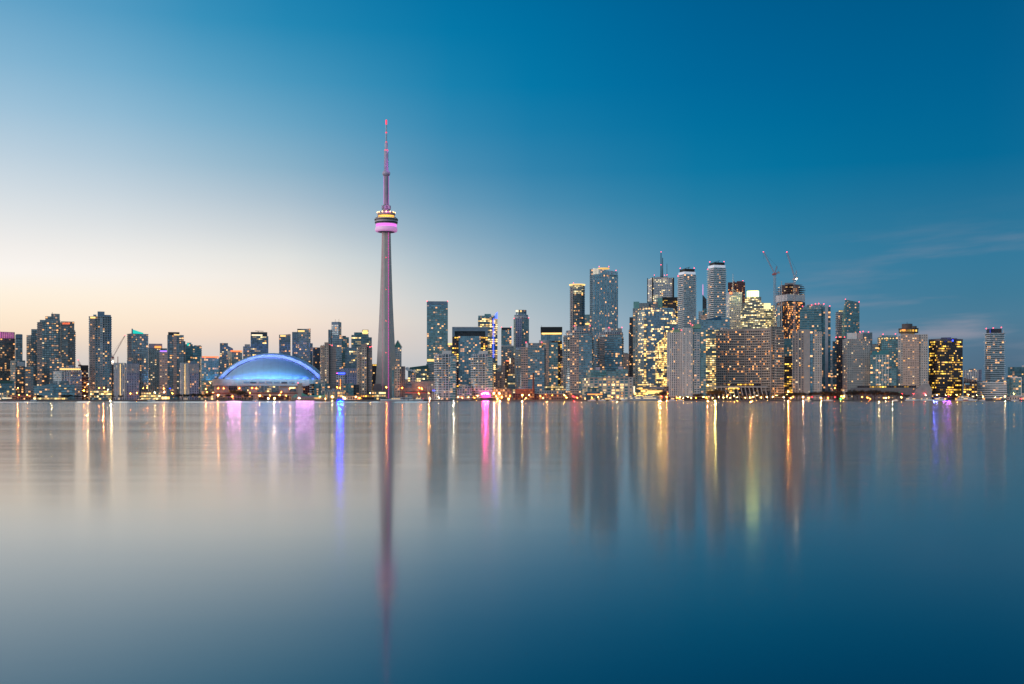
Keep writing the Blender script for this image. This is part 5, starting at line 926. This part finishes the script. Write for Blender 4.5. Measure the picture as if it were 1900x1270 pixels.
# ------------------------------------------------------------------ elevated road, masts, sails
b = B('elevated_road', 'raised expressway with parapet coloured as car light trails in front of the concrete hall', 780, 2030, 'bridge')
b.bar('deck', 748, 812, 728.6, 730.8, CONC, -8, 2); b.bar('parapet', 748, 812, 728, 729, mat('car trail red parapet', (.30,.10,.07)), -8.5, -8.1); b.bar('light_strip', 752, 790, 729.1, 729.6, mat('car trail glow', (.3,.05,.05), .5, 0, (1,.12,.10), 1.1, 0), -8.9, -8.6)  # red parapet colour and glow strip stand in for car light trails
for i in range(9): bm = bmesh.new(); xx = b.x(752+i*7); box(bm, xx-1.2, xx+1.2, -5, -1, 0, b.z(730.8)+.1); link('pillar', bm, CONC, b.root)
b = B('sail_canopy', 'row of tall white masts with blue lit canopy by the left white twin condo', 806, 1945, 'canopy')
for px_, yt in ((793.5, 716.5), (796.3, 716.5), (802.3, 716), (822, 716.5), (810.5, 729), (834, 722)): b.mast('mast', px_, yt, 742, .38, .25, WCONC, 0)
b.bar('canopy', 803, 838, 725.5, 726.5, WCONC, -3, 6); b.bar('light_strip', 803, 807, 724.3, 725.5, GBLU, -3.3, -3); b.bar('platform', 793, 823, 740.8, 742, LMET, -6, 4)
b.v('kiosk', 806, 814, 732, 741, 'white', D=5, win=1)
b = B('event_stage', 'bright pink lit concert stage at the quay', 900, 1935, 'stage')
b.bar('platform', 890, 914, 738.6, 741.6, DMET, -3, 10); b.bar('backdrop', 893, 911, 730, 739, mat('pink lit backdrop', (.6,.3,.45), .6), 9, 10); b.bar('roof', 889.5, 914.5, 725.6, 727.2, LMET, -3, 10.5)
for px_ in (890.5, 913.5): b.bar('truss', px_-.35, px_+.35, 727, 741, LMET, -2.5, -1.8)
for px_, py_ in ((895, 731), (898.5, 730.3), (902.5, 730.3), (905.5, 731.2)):
    bm = bmesh.new(); ball(bm); o = link('stage_lamp', bm, LPNK, b.root); o.location = (b.x(px_), -3.6, b.z(py_)); o.scale = (.95,)*3
b = B('blue_streak_panel', 'added blue streak panel low on the quay left of the right beige condo', 631, 1906.5, 'light panel'); b.root.location.z = .3; bm = bmesh.new(); box(bm, -4.6, 4.6, -.5, -.1, 0, 1.2); link('lamp', bm, glow('strong blue light', (.0008, .002, 1), 25, True), b.root); bm = bmesh.new(); box(bm, -5, 5, -.1, .2, -.2, 1.4); link('housing', bm, DMET, b.root)  # added glowing panel, put in to draw the blue streak on the water
b = B('purple_streak_panel', 'added dim purple streak panel low on the quay before the dark square office', 1752, 1906.5, 'light panel'); b.root.location.z = .3; bm = bmesh.new(); box(bm, -9, 9, -.5, -.1, 0, .8); link('lamp', bm, glow('soft purple light', (.18, .015, 1), 2, True), b.root); bm = bmesh.new(); box(bm, -9.4, 9.4, -.1, .2, -.2, 1); link('housing', bm, DMET, b.root)  # purple panel likewise added for its streak on the water

# ------------------------------------------------------------------ street lamps
def near(px, tab):
    return min(tab, key=lambda q: abs(q[0]-px))[1]
PLACES = [(10,'the western beige harbour hall'),(55,'the low brown western block'),(100,'the blue grey terraced apartments'),(160,'the brick mid rise'),(190,'the lit curved pavilion'),(235,'the first striped residence'),(262,'the teal crowned tower'),(303,'the peach striped condo'),(350,'the second striped residence'),
 (385,'the red roofed teal condo'),(410,'the stadium left corner'),(440,'the stadium west wall'),(470,'the stadium middle wall'),(510,'the stadium glass bays'),(545,'the stadium east wall'),(572,'the green roofed ferry hall'),(620,'the left beige condo'),(652,'the dark glass cube office'),(686,'the right beige condo'),(716,'the needle tower'),(745,'the pointed core condo'),(780,'the concrete hall'),
 (815,'the left white twin condo'),(860,'the stepped white condo'),(885,'the right white twin condo'),(922,'the sparkling hall by the stage'),(945,'the brown masonry block'),(975,'the power house'),(1010,'the grey flat shed'),(1040,'the lit parking block'),(1066,'the tall rounded condo'),(1120,'the beige terminal'),(1205,'the yellow lit glass hall'),(1235,'the dark brown block'),
 (1260,'the shorter white ribbed condo'),(1290,'the taller white ribbed condo'),(1320,'the brown willow'),(1350,'the hotel podium left half'),(1395,'the hotel podium right half'),(1440,'the tan hotel slab'),(1464,'the dark teal office'),(1498,'the grey concrete tower'),(1525,'the teal stepped condo'),(1556,'the brown grey condo'),(1590,'the grey punched hotel'),(1632,'the white framed teal condo'),(1670,'the hotel podium wall'),(1695,'the round restaurant hotel'),(1716,'the concrete wedge'),
 (1755,'the dark square office'),(1800,'the black low office'),(1843,'the white banded podium'),(1885,'the white framed glass cube')]
# px, py of the lantern, kind, size
LAMPS = [(33,720,'o',1.0),(35,733,'o',.9),(51,733,'o',.9),(155.5,725,'o',1.2),(164,713,'y',1.0),(157,735,'y',.7),(184,720.5,'o',.8),(193,720,'o',1.0),(200,723,'w',.7),(242,731,'o',.9),(253.5,729.5,'o',.9),(266,720.5,'o',.7),(273.5,720,'o',.9),(287,728.5,'w',1.0),(305,728,'w',1.1),(304,721,'o',.8),(320,730.5,'o',.9),(361,712,'y',.6),
 (382,721.5,'o',1.0),(390.5,711.5,'y',.6),(384,728.5,'o',.7),(395,728.5,'o',.8),(404.5,734.2,'y',1.5),(405,721,'o',.7),(415,721,'o',.8),(435,728,'o',.5),(437,715.5,'o',.6),(444.2,721,'o',1.0),(431,736,'o',.8),(463.3,729.2,'o',.7),(468,720.3,'o',.6),(475.5,721,'o',1.0),(482,734.5,'y',1.2),(498,740,'w',.9),(509.3,739.6,'y',1.4),(501,733.5,'o',.5),(519,733,'y',.6),(530.5,735,'y',.5),(538,721.3,'o',.9),(522,728,'o',.7),(555,739.5,'w',1.1),(564,719,'o',.9),
 (593.5,736.5,'y',.8),(604,740,'y',.8),(616.8,736.6,'y',1.2),(626,719.5,'o',.8),(631,720.2,'o',.8),(637,736.6,'y',1.0),(641,739.6,'w',.8),(660,736.6,'y',1.0),(667.5,738.8,'o',.8),(687,730,'y',.8),(716.7,719,'o',1.2),(746.5,720,'o',.8),(778,720,'o',.9),(782.3,721.5,'o',.9),(777,730.7,'o',.8),(796,730.4,'o',.8),(797.3,739.7,'w',1.0),(814,737.7,'w',.8),
 (850,737,'y',.6),(858,739,'y',.5),(869,737.5,'y',.6),(880,738.5,'o',.6),(886,735,'y',.7),(916.7,730.5,'y',1.3),(921,736,'o',.9),(926.8,730.5,'y',1.4),(923,740,'y',1.0),(931,737,'o',.9),(943.5,740.3,'y',1.2),(946,735,'o',.7),(969,733.7,'y',1.0),(982,733.5,'y',1.0),(975.5,739.5,'y',.6),(1003,736,'o',.6),(1008,739,'y',.7),(1012,733,'o',.5),(1025,734,'o',.6),(1036.5,733.2,'o',.8),(1047.3,733.3,'y',.7),(1055,733,'o',.7),(1052,738.3,'y',.7),(1063,735.5,'r',1.0),(1066,737,'r',.7),(1071.5,738.2,'o',.7),
 (1098,738.5,'o',.6),(1110,737,'y',.5),(1136,737.5,'o',.7),(1146,737.5,'o',.7),(1227.8,736,'r',.9),(1236.6,737,'o',1.0),(1238.5,731,'o',.6),(1256,738,'o',.8),(1262,737.5,'y',.8),(1268,739,'y',.8),(1276,737,'y',.7),(1283,738.6,'y',.7),(1291,738.3,'o',.6),(1305.5,737,'y',.8),(1313.5,715.3,'y',.8),
 (1322,738.5,'y',.5),(1333,737,'y',.5),(1342,737.8,'y',.6),(1349,736,'y',.6),(1355,738.3,'y',.6),(1362,735,'y',.6),(1368,738,'y',.7),(1376,734.5,'y',.7),(1383,738.2,'y',.6),(1391.5,699.5,'w',1.0),(1391,738,'y',.6),(1397,737,'y',.6),(1404,734,'y',.7),(1413,738,'y',.7),(1424,737.5,'y',.7),(1434,736.5,'y',.8),(1441,734,'y',.5),(1454,737.5,'w',.8),(1462.6,727,'y',1.3),(1461,733,'y',.8),(1467,738.5,'y',.6),(1490,737.7,'y',.8),(1507,737.3,'r',.6),(1523.5,738.5,'y',1.2),(1536,738,'o',.6),
 (1548.5,720.8,'o',.8),(1549,737.5,'r',.8),(1560,736,'y',.7),(1566,735.5,'y',.8),(1564,738.3,'o',.6),(1599.5,737.2,'o',.8),(1609.5,738.3,'o',.8),(1614,739.8,'o',.6),(1631,737.8,'y',.6),(1640,738.4,'o',.7),(1643.8,738.8,'w',.6),(1649,738,'o',.7),(1607,718,'o',.7),(1617.5,721,'y',.7),(1672.5,737.6,'y',.8),(1710.7,718,'o',.7),(1663,729,'g',.6),(1675.5,728.7,'g',.6),(1674.5,731.2,'r',.7),(1697,729,'g',.6),(1695,731.2,'r',.7),(1715.5,731,'r',.8),(1717.5,733.6,'w',.7),(1738,733.5,'w',.6),
 (1754.8,734,'y',.6),(1760,735.5,'r',.8),(1763,733,'o',.6),(1775,733,'y',.6),(1797,732.8,'y',.8),(1812,734,'y',.7),(1823.3,736.3,'y',.8),(1846,738,'y',.5),(1857,737.5,'o',.5),(1865,736.2,'y',1.1),(1881,731,'y',.8),(1895,740,'r',.6),(1472,737,'o',.5),(1311,738,'o',.6),(1500,739,'y',.5)]
LM = {'o': LORG, 'y': LYEL, 'w': LWHT, 'r': LRED, 'g': LGRN}; LN = {'o': 'orange', 'y': 'warm yellow', 'w': 'bright white', 'r': 'red', 'g': 'green'}
HEAD = {k: shared('lantern', m, ball) for k, m in LM.items()}
PM = mat('lamp post paint', (.08,.085,.09), .6)
def postm(bm): tube(bm, (0,0,0), (0,0,1), .22, .12, 6)
POST = shared('post', PM, postm); ARM = shared('arm', PM, lambda bm: tube(bm, (-1.2, 0, 0), (0, 0, .25), .1, .08, 5))
cnt = {}; per = {}
for px, py, k, s in LAMPS: per.setdefault((near(px, PLACES), k), []).append(px)
ORD = ['first', 'second', 'third', 'fourth', 'fifth', 'sixth', 'seventh', 'eighth', 'ninth', 'tenth']
for px, py, k, s in LAMPS:
    Y = 1925+max(0, (736-py))*7+rnd.uniform(0, 12); r = bpy.data.objects.new('traffic_light' if k in 'rg' else 'street_lamp', None); C.objects.link(r); r.empty_display_size = 1
    z = Z(py, Y)-GZ; r.location = (X(px, Y), Y, GZ); pl = near(px, PLACES); L_ = sorted(per[(pl, k)]); i = L_.index(px); kind = 'signal light' if k in 'rg' else 'street lamp'
    hgt = 'tall ' if z > 10 and pl != 'the stadium west wall' else ''
    tag(r, (f'{hgt}{LN[k]} {kind} before {pl}' if len(L_) == 1 else f'{hgt}{LN[k]} {kind} before {pl}, {ORD[i]} from the left'), kind, 'signal lights along the shore' if k in 'rg' else 'street lamps along the shore')
    o = bpy.data.objects.new('post', POST); C.objects.link(o); o.parent = r; o.location = (1.2, 0, 0); o.scale = (1, 1, max(1, z-.25))
    o = bpy.data.objects.new('arm', ARM); C.objects.link(o); o.parent = r; o.location = (1.2, 0, z-.3)
    o = bpy.data.objects.new('lantern', HEAD[k]); C.objects.link(o); o.parent = r; o.location = (0, 0, z); o.scale = (.45*s,)*3

# added lights at the quay facing the water, put in to draw reflection streaks
def add_streak_light(nm, lab, px, py, colr, P, w=1.0, h=1.0, Y=1921):
    r = bpy.data.objects.new(nm, None); C.objects.link(r); z = Z(py, Y)-GZ; r.location = (X(px, Y), Y, GZ); r.rotation_euler = (0, 0, -math.atan(X(px, Y)/Y)); tag(r, lab, 'floodlight', 'added streak lights facing the water')
    bm = bmesh.new(); box(bm, -w/2-.1, w/2+.1, 0, .5, z-h/2-.1, z+h/2+.1); link('housing', bm, DMET, r); bm = bmesh.new(); tube(bm, (0, .3, 0), (0, .3, z-h/2), .12, .1); link('post', bm, PM, r)
    mx_ = max(colr); c_ = tuple(q/mx_ for q in colr); bm = bmesh.new(); box(bm, -w/2, w/2, -.06, -.002, z-h/2, z+h/2); link('lens', bm, mat('lens '+str(colr), (.02,)*3, .5, 0, c_, 1.5 if w < 3 else .25, 0), r)
    l = bpy.data.lights.new('lamp', 'AREA'); l.shape = 'RECTANGLE'; l.size = w; l.size_y = h; l.energy = P*.27 if w > 1.9 or P > 20000 else P*.14; l.color = c_; l.spread = math.radians(50)
    o = bpy.data.objects.new('lamp', l); C.objects.link(o); o.parent = r; o.location = (0, -.12, z); o.rotation_euler = (math.radians(-90), 0, 0)
OR_, YE_, PE_ = (1, .34, .08), (1, .68, .28), (1, .5, .26)
for px, py, c_, P, w in ((33,738,OR_,5000,1),(96,739,YE_,3000,1),(162,738,YE_,9000,1.2),(192,737,OR_,9000,1.2),(206,737,(1,.78,.4),14000,1.2),(288,738,YE_,4000,1),(303,737,OR_,8000,1),(322,738,OR_,3500,1),(382,738,OR_,4000,1),(404,738,OR_,7000,1),(475,738,PE_,5000,1),(508,739,(1,.7,.5),9000,1.2),(538,738,PE_,4000,1),(617,738,YE_,6000,1),(717.5,738,OR_,6000,1),(778,738,OR_,3500,1),(796,738,OR_,6000,3),(842,738,(1,.85,.6),3500,3),
   (917,738,YE_,16000,1),(927,738,YE_,16000,1),(969,738,YE_,5000,1),(1015,738,OR_,4000,1),(1066,738,(1,.05,.08),5000,1),(1079,738,OR_,4000,1),(1145,738,YE_,4000,1),(1200,738,(1,.66,.18),11000,5),(1222,738,(1,.62,.16),11000,9),(1237,738,OR_,6000,1),(1313,738,OR_,6000,1),(1327,738,(1,.75,.2),9000,3),(1393,738,OR_,10000,1),(1463,738,OR_,16000,1.2),(1491,738,PE_,4500,1),(1523,738,YE_,2500,1),(1631,738,YE_,2500,1),(1656,738,YE_,2500,1),(1777,738,OR_,3500,1),(1865,738,YE_,1500,1)):
    add_streak_light('floodlight', f"added water streak light before {near(px, PLACES)}, pixel", px, py, c_, P, w)
for px, py, c_, P, w, lab in ((900,737,(1,.03,.36),8000,2,'added magenta streak light at the front of the pink stage'),(905.5,737,(1,.04,.5),6000,1,'narrow added magenta streak light right of the main stage one'),(631,739,(.0,.03,1),85000,8,'wide added blue streak light over the blue streak panel'),(434,737,(1,.3,.9),5000,22,'long added violet streak light by the bare trees west of the stadium'),(566,737,(1,.3,1),6000,30,'long added violet streak light before the green roofed ferry hall'),(1752,738,(.36,.10,1),4000,22,'long added purple streak light before the dark square office'),(1736,738,(.08,.12,1),5000,8,'dim added blue streak light left of the purple bar')):
    add_streak_light('floodlight', lab, px, py, c_, P, w, .8)
seen = {}
for o in [o for o in C.objects if str(o.get('label', '')).endswith(', pixel')]: seen.setdefault(o['label'], []).append(o)
for L0, os_ in seen.items():
    for i, o in enumerate(sorted(os_, key=lambda q: q.location.x)): o['label'] = L0[:-7]+('' if len(os_) == 1 else f', {ORD[i]} from the left')

# ------------------------------------------------------------------ bare trees
TW = mat('bare twigs', (.085,.065,.05), .9); TWW = mat('willow twigs', (.20,.13,.06), .9); BK = mat('tree bark', (.05,.042,.038), .9)
def tree_meshes(seed, twm):
    r = random.Random(seed); bt = bmesh.new(); bc = bmesh.new(); tips = []
    tube(bt, (0,0,0), (.1,0,3.2), .32, .22, 6)
    def branch(p, d, L, rad, dep):
        q = p+d*L; tube(bt if dep < 2 else bc, p, q, rad, rad*.6, 4 if dep < 2 else 3, cap=False); 
        if dep >= 2: tips.append((p, q))
        if dep < 4:
            for _ in range(3 if dep < 3 else 2):
                nd_ = (d+Vector((r.uniform(-1,1), r.uniform(-1,1), r.uniform(-.35,.7)))*.75).normalized(); branch(p.lerp(q, r.uniform(.55,1)), nd_, L*r.uniform(.6,.85), rad*.55, dep+1)
    for i in range(5):
        a = i*1.26+r.uniform(-.3,.3); branch(Vector((.1,0,2.4+.2*i)), Vector((math.cos(a)*.7, math.sin(a)*.7, .9)).normalized(), 2.6, .16, 0)
    for p, q in tips:
        for _ in range(3):
            c = p.lerp(q, r.uniform(.3, 1.2)); dd = Vector((r.uniform(-1,1), r.uniform(-1,1), r.uniform(-.6,1))).normalized()*r.uniform(.7,1.6); s = dd.orthogonal().normalized()*.07
            v = [bc.verts.new(x) for x in (c-s, c+s, c+dd)]; bc.faces.new(v)
    out = []
    for n_, m_, bmx in (('trunk', BK, bt), ('crown', twm, bc)):
        me = bpy.data.meshes.new(n_); bmx.to_mesh(me); bmx.free(); me.materials.append(m_); out.append(me)
    return out
TV = [tree_meshes(i, TW) for i in range(4)]; WV = [tree_meshes(10+i, TWW) for i in range(2)]
TREES = [(p, 1) for p in (68, 74, 118, 124, 131, 143, 176, 208, 224)]+[(p, 1.2) for p in (330, 338, 346, 358, 364, 371, 378, 388)]+[(436, 1.7), (443, 1.9), (450, 1.6), (424, 1.1), (456, 1.1)]+[(1224, 1.5), (1230, 1.6), (1292, 1.3), (1299, 1.3)]+[(1318, 1.8), (1328, 2.1), (1337, 1.8)]+[(1470, 1.3), (1478, 1.3), (1487, 1.5), (1497, 1.5), (1507, 1.6), (1516, 1.6), (1524, 1.6), (1532, 1.7), (1540, 1.6), (1548, 1.5), (1556, 1.5), (1575, 1.6), (1583, 1.8), (1591, 1.8), (1599, 1.9), (1607, 1.8), (1615, 1.7), (1623, 1.8), (1631, 1.8), (1639, 1.7), (1647, 1.6), (1655, 1.5), (1664, 1.4), (1672, 1.3), (1684, 1.1), (1448, 1.2), (1456, 1.2), (1416, 1.1), (1380, 1.1)]
tper = {}
for px, s in TREES: tper.setdefault(near(px, PLACES), []).append(px)
for px, s in TREES:
    wil = s > 1.65 and px < 1400; pl = near(px, PLACES); L_ = sorted(tper[pl]); Y = 1932+rnd.uniform(0, 16)
    r = bpy.data.objects.new('bare_tree', None); C.objects.link(r); r.location = (X(px, Y), Y, GZ); r.rotation_euler = (0, 0, rnd.uniform(0, 6)); s *= rnd.uniform(.9, 1.1); r.scale = (s*1.1, s*1.1, s)
    tag(r, ('golden brown leafless willow before ' if wil else 'dark leafless tree before ')+pl+('' if len(L_) == 1 else f', {ORD[L_.index(px)]} from the left'), 'tree', 'bare trees along the shore')
    for n_, me in zip(('trunk', 'crown'), rnd.choice(WV if wil else TV)): o = bpy.data.objects.new(n_, me); C.objects.link(o); o.parent = r

# ------------------------------------------------------------------ boats
HW = mat('white hull paint', (.75,.76,.80), .35); HB = mat('blue grey hull', (.25,.36,.48), .4); DKH = mat('dark hull stripe', (.02,.03,.05), .4)
def hull(bm, L_, Wd, H_, z0=-.3, bow=.25, mi=0):
    N_ = 14; rows = []
    for i in range(N_+1):
        t_ = i/N_; w = Wd/2*min(1, (1-t_)/bow)**.6 if t_ > 1-bow else Wd/2*(.85+.15*min(1, t_/.2)); sh = H_*(1+.35*max(0, t_-.5)**1.5*2); x_ = -L_/2+L_*t_
        rows.append([bm.verts.new((x_, y_, z_)) for y_, z_ in ((-w, sh), (-w*.8, z0), (w*.8, z0), (w, sh))])
    for a_, b_ in zip(rows[:-1], rows[1:]):
        for j in range(3): f = bm.faces.new((a_[j], a_[j+1], b_[j+1], b_[j])); f.smooth = True; f.material_index = mi
        bm.faces.new((a_[3], a_[0], b_[0], b_[3]))
    bm.faces.new(rows[0])
def boat(name, lab, px, Y, L_, Wd, H_, flip=False, hm=HW, cat='boat'):
    r = bpy.data.objects.new(name, None); C.objects.link(r); r.location = (X(px, Y), Y, 0); r.rotation_euler = (0, 0, (math.pi if flip else 0)-math.atan(X(px, Y)/Y)); tag(r, lab, cat)
    bm = bmesh.new(); hull(bm, L_, Wd, H_); link('hull', bm, hm, r); return r
def part(r, name, m, fn): bm = bmesh.new(); fn(bm); return link(name, bm, m, r)
def cabin(r, x0, x1, w, z0, z1, nwin, lit=.5, m=HW, taper=.5):
    def f(bm):
        box(bm, x0, x1, -w/2, w/2, z0, z1)
        for v in bm.verts[-8:]:
            if v.co.z > z1-.01 and v.co.x > (x0+x1)/2: v.co.x -= taper
    bmx = bmesh.new(); box(bmx, x0, x1, -w/2, w/2, z0, z1); bmx.verts.ensure_lookup_table()
    for v in bmx.verts:
        if v.co.z > z1-.01 and v.co.x > (x0+x1)/2: v.co.x -= taper
    c = link('cabin', bmx, m, r)
    for i in range(nwin):
        for sd_ in (-1, 1):
            bm = bmesh.new(); xx = x0+(x1-x0)*(i+.5)/nwin; ww = (x1-x0)/nwin*.32; box(bm, xx-ww, xx+ww, sd_*w/2-.06, sd_*w/2+.06, z0+(z1-z0)*.35, z0+(z1-z0)*.8); link('window', bm, GY if rnd.random() < lit else BLK, c)
    return c
# long ferry
r = boat('ferry', 'long white triple deck ferry moored before the beige terminal', 1187, 1900, 60, 11, 3.2, True, cat='ferry')
part(r, 'hull_stripe', DKH, lambda bm: (box(bm, -30, 24, -5.6, 5.6, -.2, .35),)); cabin(r, -27, 24, 9.6, 3.2, 5.6, 12, .7, taper=3); part(r, 'deck', HW, lambda bm: box(bm, -28, 25, -5.4, 5.4, 5.6, 5.95)); cabin(r, -25, 17, 8.4, 5.95, 8.0, 10, .5, taper=3)
part(r, 'roof', mat('ferry roof blue', (.06,.16,.32), .5), lambda bm: box(bm, -26, 16, -4.6, 4.6, 8.0, 8.35)); cabin(r, -18, -10, 5, 8.35, 10.4, 3, .2); part(r, 'window_stripe', BLK, lambda bm: box(bm, -29, 20, -5.52, 5.52, 2.0, 2.55))
part(r, 'mast', LMET, lambda bm: tube(bm, (-14, 0, 10.4), (-14, 0, 13.2), .15, .08))
r = boat('tour_boat', 'blue white tour boat with curved stern arch moored at the end of the ferry', 1218, 1898, 14, 7, 3.2, False, mat('pale blue hull', (.42,.58,.74), .4), 'boat')
cabin(r, -5, 4, 5.6, 3.2, 6.4, 4, .3, mat('pale blue cabin', (.4,.55,.7)), 1.5); part(r, 'canopy', HW, lambda bm: [tube(bm, (-6, y_, 3.2), (-2, y_, 8.6), .3) or tube(bm, (-2, y_, 8.6), (4, y_, 7.2), .3) or tube(bm, (4, y_, 7.2), (6, y_, 3.4), .3) for y_ in (-2.6, 0, 2.6)]); cabin(r, -3, 2, 4.4, 6.4, 8.4, 2, .2, HW, 1)
# tall sailing ship
r = boat('sailing_ship', 'long white hulled sailing ship with two tall masts before the needle tower', 731, 1898, 44, 8, 2.6, True, cat='sailing ship')
part(r, 'bowsprit', HW, lambda bm: tube(bm, (20, 0, 3.2), (27, 0, 4.8), .25, .12)); cabin(r, -14, 8, 5, 2.6, 4.4, 6, .6)
for x_, h_ in ((2, 20), (-9, 19)):
    mo = part(r, 'mast', LMET, lambda bm: tube(bm, (x_, 0, 2.4), (x_, 0, h_), .26, .14)); part(mo, 'boom', LMET, lambda bm: tube(bm, (x_, 0, 5.2), (x_-8, 0, 5.6), .22, .16)); part(mo, 'furled_sail', mat('sail cloth', (.6,.6,.64), .8), lambda bm: tube(bm, (x_-.5, 0, 5.7), (x_-7.6, 0, 6.1), .42, .3, 8))
part(r, 'rigging', DMET, lambda bm: [tube(bm, a_, b_, .05, n=3) for a_, b_ in (((2,0,20),(26,0,4.6)), ((-9,0,19),(-20,0,3.2)), ((2,0,20),(-9,0,19)), ((2,0,20),(5,-3.6,2.8)), ((-9,0,19),(-6,-3.6,2.8)))])
part(r, 'awning', mat('pale awning', (.5,.58,.62), .7), lambda bm: box(bm, -20, -10, -3, 3, 4.9, 5.1))
r = boat('motor_yacht', 'silver motor yacht with lit cabin and long swept bow right of the sailing ship', 772, 1899, 24, 7, 2.4, True, mat('silver hull', (.5,.55,.6), .3), 'boat'); cabin(r, -10, 3, 5.4, 2.4, 5.0, 5, .8, HW, 3); cabin(r, -8, -1, 4.4, 5.0, 7.0, 3, .1, mat('smoked cabin', (.12,.15,.18), .3), 2); part(r, 'stern_light', GRED, lambda bm: tube(bm, (-11.6, -2, 4), (-11.6, -2, 4.6), .3))
r = boat('small_boat', 'small dark launch with orange cabin lights left of the silver yacht', 764, 1902, 10, 3.6, 1.4, False, HB); cabin(r, -3, 2, 2.6, 1.4, 3.2, 2, 1)
SM = [(1098, 13, 'small white tour boat under the beige terminal glass porch', 3.4), (1117, 12, 'small white launch with lit cabin before the terminal', 3), (1137, 12, 'white cruiser with warm deck lights just left of the long ferry', 3),
 (1246, 15, 'grey white double deck boat before the shorter white ribbed condo', 6.5), (1497, 14, 'white boat with green lamp before the grey concrete tower', 3.4), (1536, 15, 'white boat with red lights before the teal stepped condo', 2.6), (1662, 8, 'small dark boat left of the big white eastern yacht', 2.0),
 (1262, 10, 'small lit boat right of the double deck boat', 2.4), (62, 10, 'small red and white boat by the western quay', 2.6), (258, 11, 'dark red tug below the teal crowned tower', 3.2), (281, 12, 'pale workboat with mast left of the little control post', 4.2), (474, 9, 'white launch before the stadium wall', 2.4),
 (1822, 10, 'little white boat before the white banded podium', 2.2), (1883, 12, 'white boat at the eastern quay edge', 2.6)]
for px, L_, lab, h_ in SM:
    r = boat('small_boat', lab, px, 1901, L_, 3.8, 1.5, rnd.random() < .5, HW if 'red tug' not in lab else mat('dark red hull', (.25,.04,.04), .5)); cabin(r, -L_*.3, L_*.2, 2.8, 1.5, 1.5+h_*.6, 3, .6)
    part(r, 'mast', LMET, lambda bm: tube(bm, (-L_*.05, 0, 1.5+h_*.6), (-L_*.05, 0, 2.8+h_), .1, .05))
for px, L_, lab, fl in ((1692, 22, 'white yacht with stacked decks before the round restaurant hotel', False), (1716, 26, 'covered white excursion boat before the concrete wedge', True), (1741, 24, 'second covered white excursion boat, right of the first', True)):
    r = boat('yacht', lab, px, 1899, L_, 6.4, 2.2, fl, cat='boat'); cabin(r, -L_*.4, L_*.25, 5.4, 2.2, 4.8, 6, .6, HW, 2.5); cabin(r, -L_*.28, L_*.08, 4.4, 4.8, 6.8 if L_ < 23 else 6.0, 3, .4, HW, 2); part(r, 'mast', LMET, lambda bm: tube(bm, (-2, 0, 6), (-2, 0, 10), .12, .06)); part(r, 'hull_stripe', DKH, lambda bm: box(bm, -L_*.49, L_*.3, -3.15, 3.15, -.2, .35))
r = boat('ferry', 'white island ferry with red panel before the black low office', 1793, 1899, 34, 8, 2.4, False, cat='ferry'); cabin(r, -14, 12, 6.8, 2.4, 5.0, 8, .5, HW, 2.5); cabin(r, -11, 6, 5.6, 5.0, 7.4, 5, .3, HW, 2.5); part(r, 'red_panel', mat('ferry red panel', (.5,.04,.05), .5), lambda bm: box(bm, -5, 3, -4.1, -3.95, .9, 2.2)); part(r, 'funnel', HB, lambda bm: tube(bm, (-6, 0, 7.4), (-6.4, 0, 9.6), .9, .8, 10)); part(r, 'hull_stripe', DKH, lambda bm: box(bm, -16.5, 11, -3.95, 3.95, -.2, .35))
b = B('control_post', 'small steel control post with lattice mast by the western marina', 312, 1950, 'control tower'); b.v('shaft', 309.5, 314.5, 722, None, BLUEP, D=5); b.v('cabin', 308.5, 315.5, 719.5, 722.4, 'glassbox', dy=-1, D=7); b.mast('antenna', 312, 712, 719.5, .35, .15, LMET, 2); b.bar('light_strip', 314, 317, 720.8, 721.6, GBLU, -1.4, -1); b.v('base', 300, 325, 733, None, 'lgrey', dy=2, D=8, win=3)
b = B('harbour_marker', 'tiny green harbour light post standing in the eastern water', 1560, 1880, 'navigation light'); b.root.location.z = 0
bm = bmesh.new(); tube(bm, (0,0,-.5), (0,0,3.2), .14, .1); link('post', bm, DMET, b.root); bm = bmesh.new(); ball(bm); o = link('lantern', bm, LGRN, b.root); o.location = (0,0,-.0+3.4); o.scale = (.45,)*3
b = B('quay_fence', 'long low dark railing along the quay', 950, 1911, 'railing'); b.root.rotation_euler = (0,0,0); bm = bmesh.new()
for i in range(300): xx = -900+i*6; box(bm, xx-.06, xx+.06, -.06, .06, .5, 1.6)
link('post_row', bm, DMET, b.root); bm = bmesh.new(); box(bm, -900, 900, -.05, .05, 1.55, 1.65); link('rail', bm, DMET, b.root)
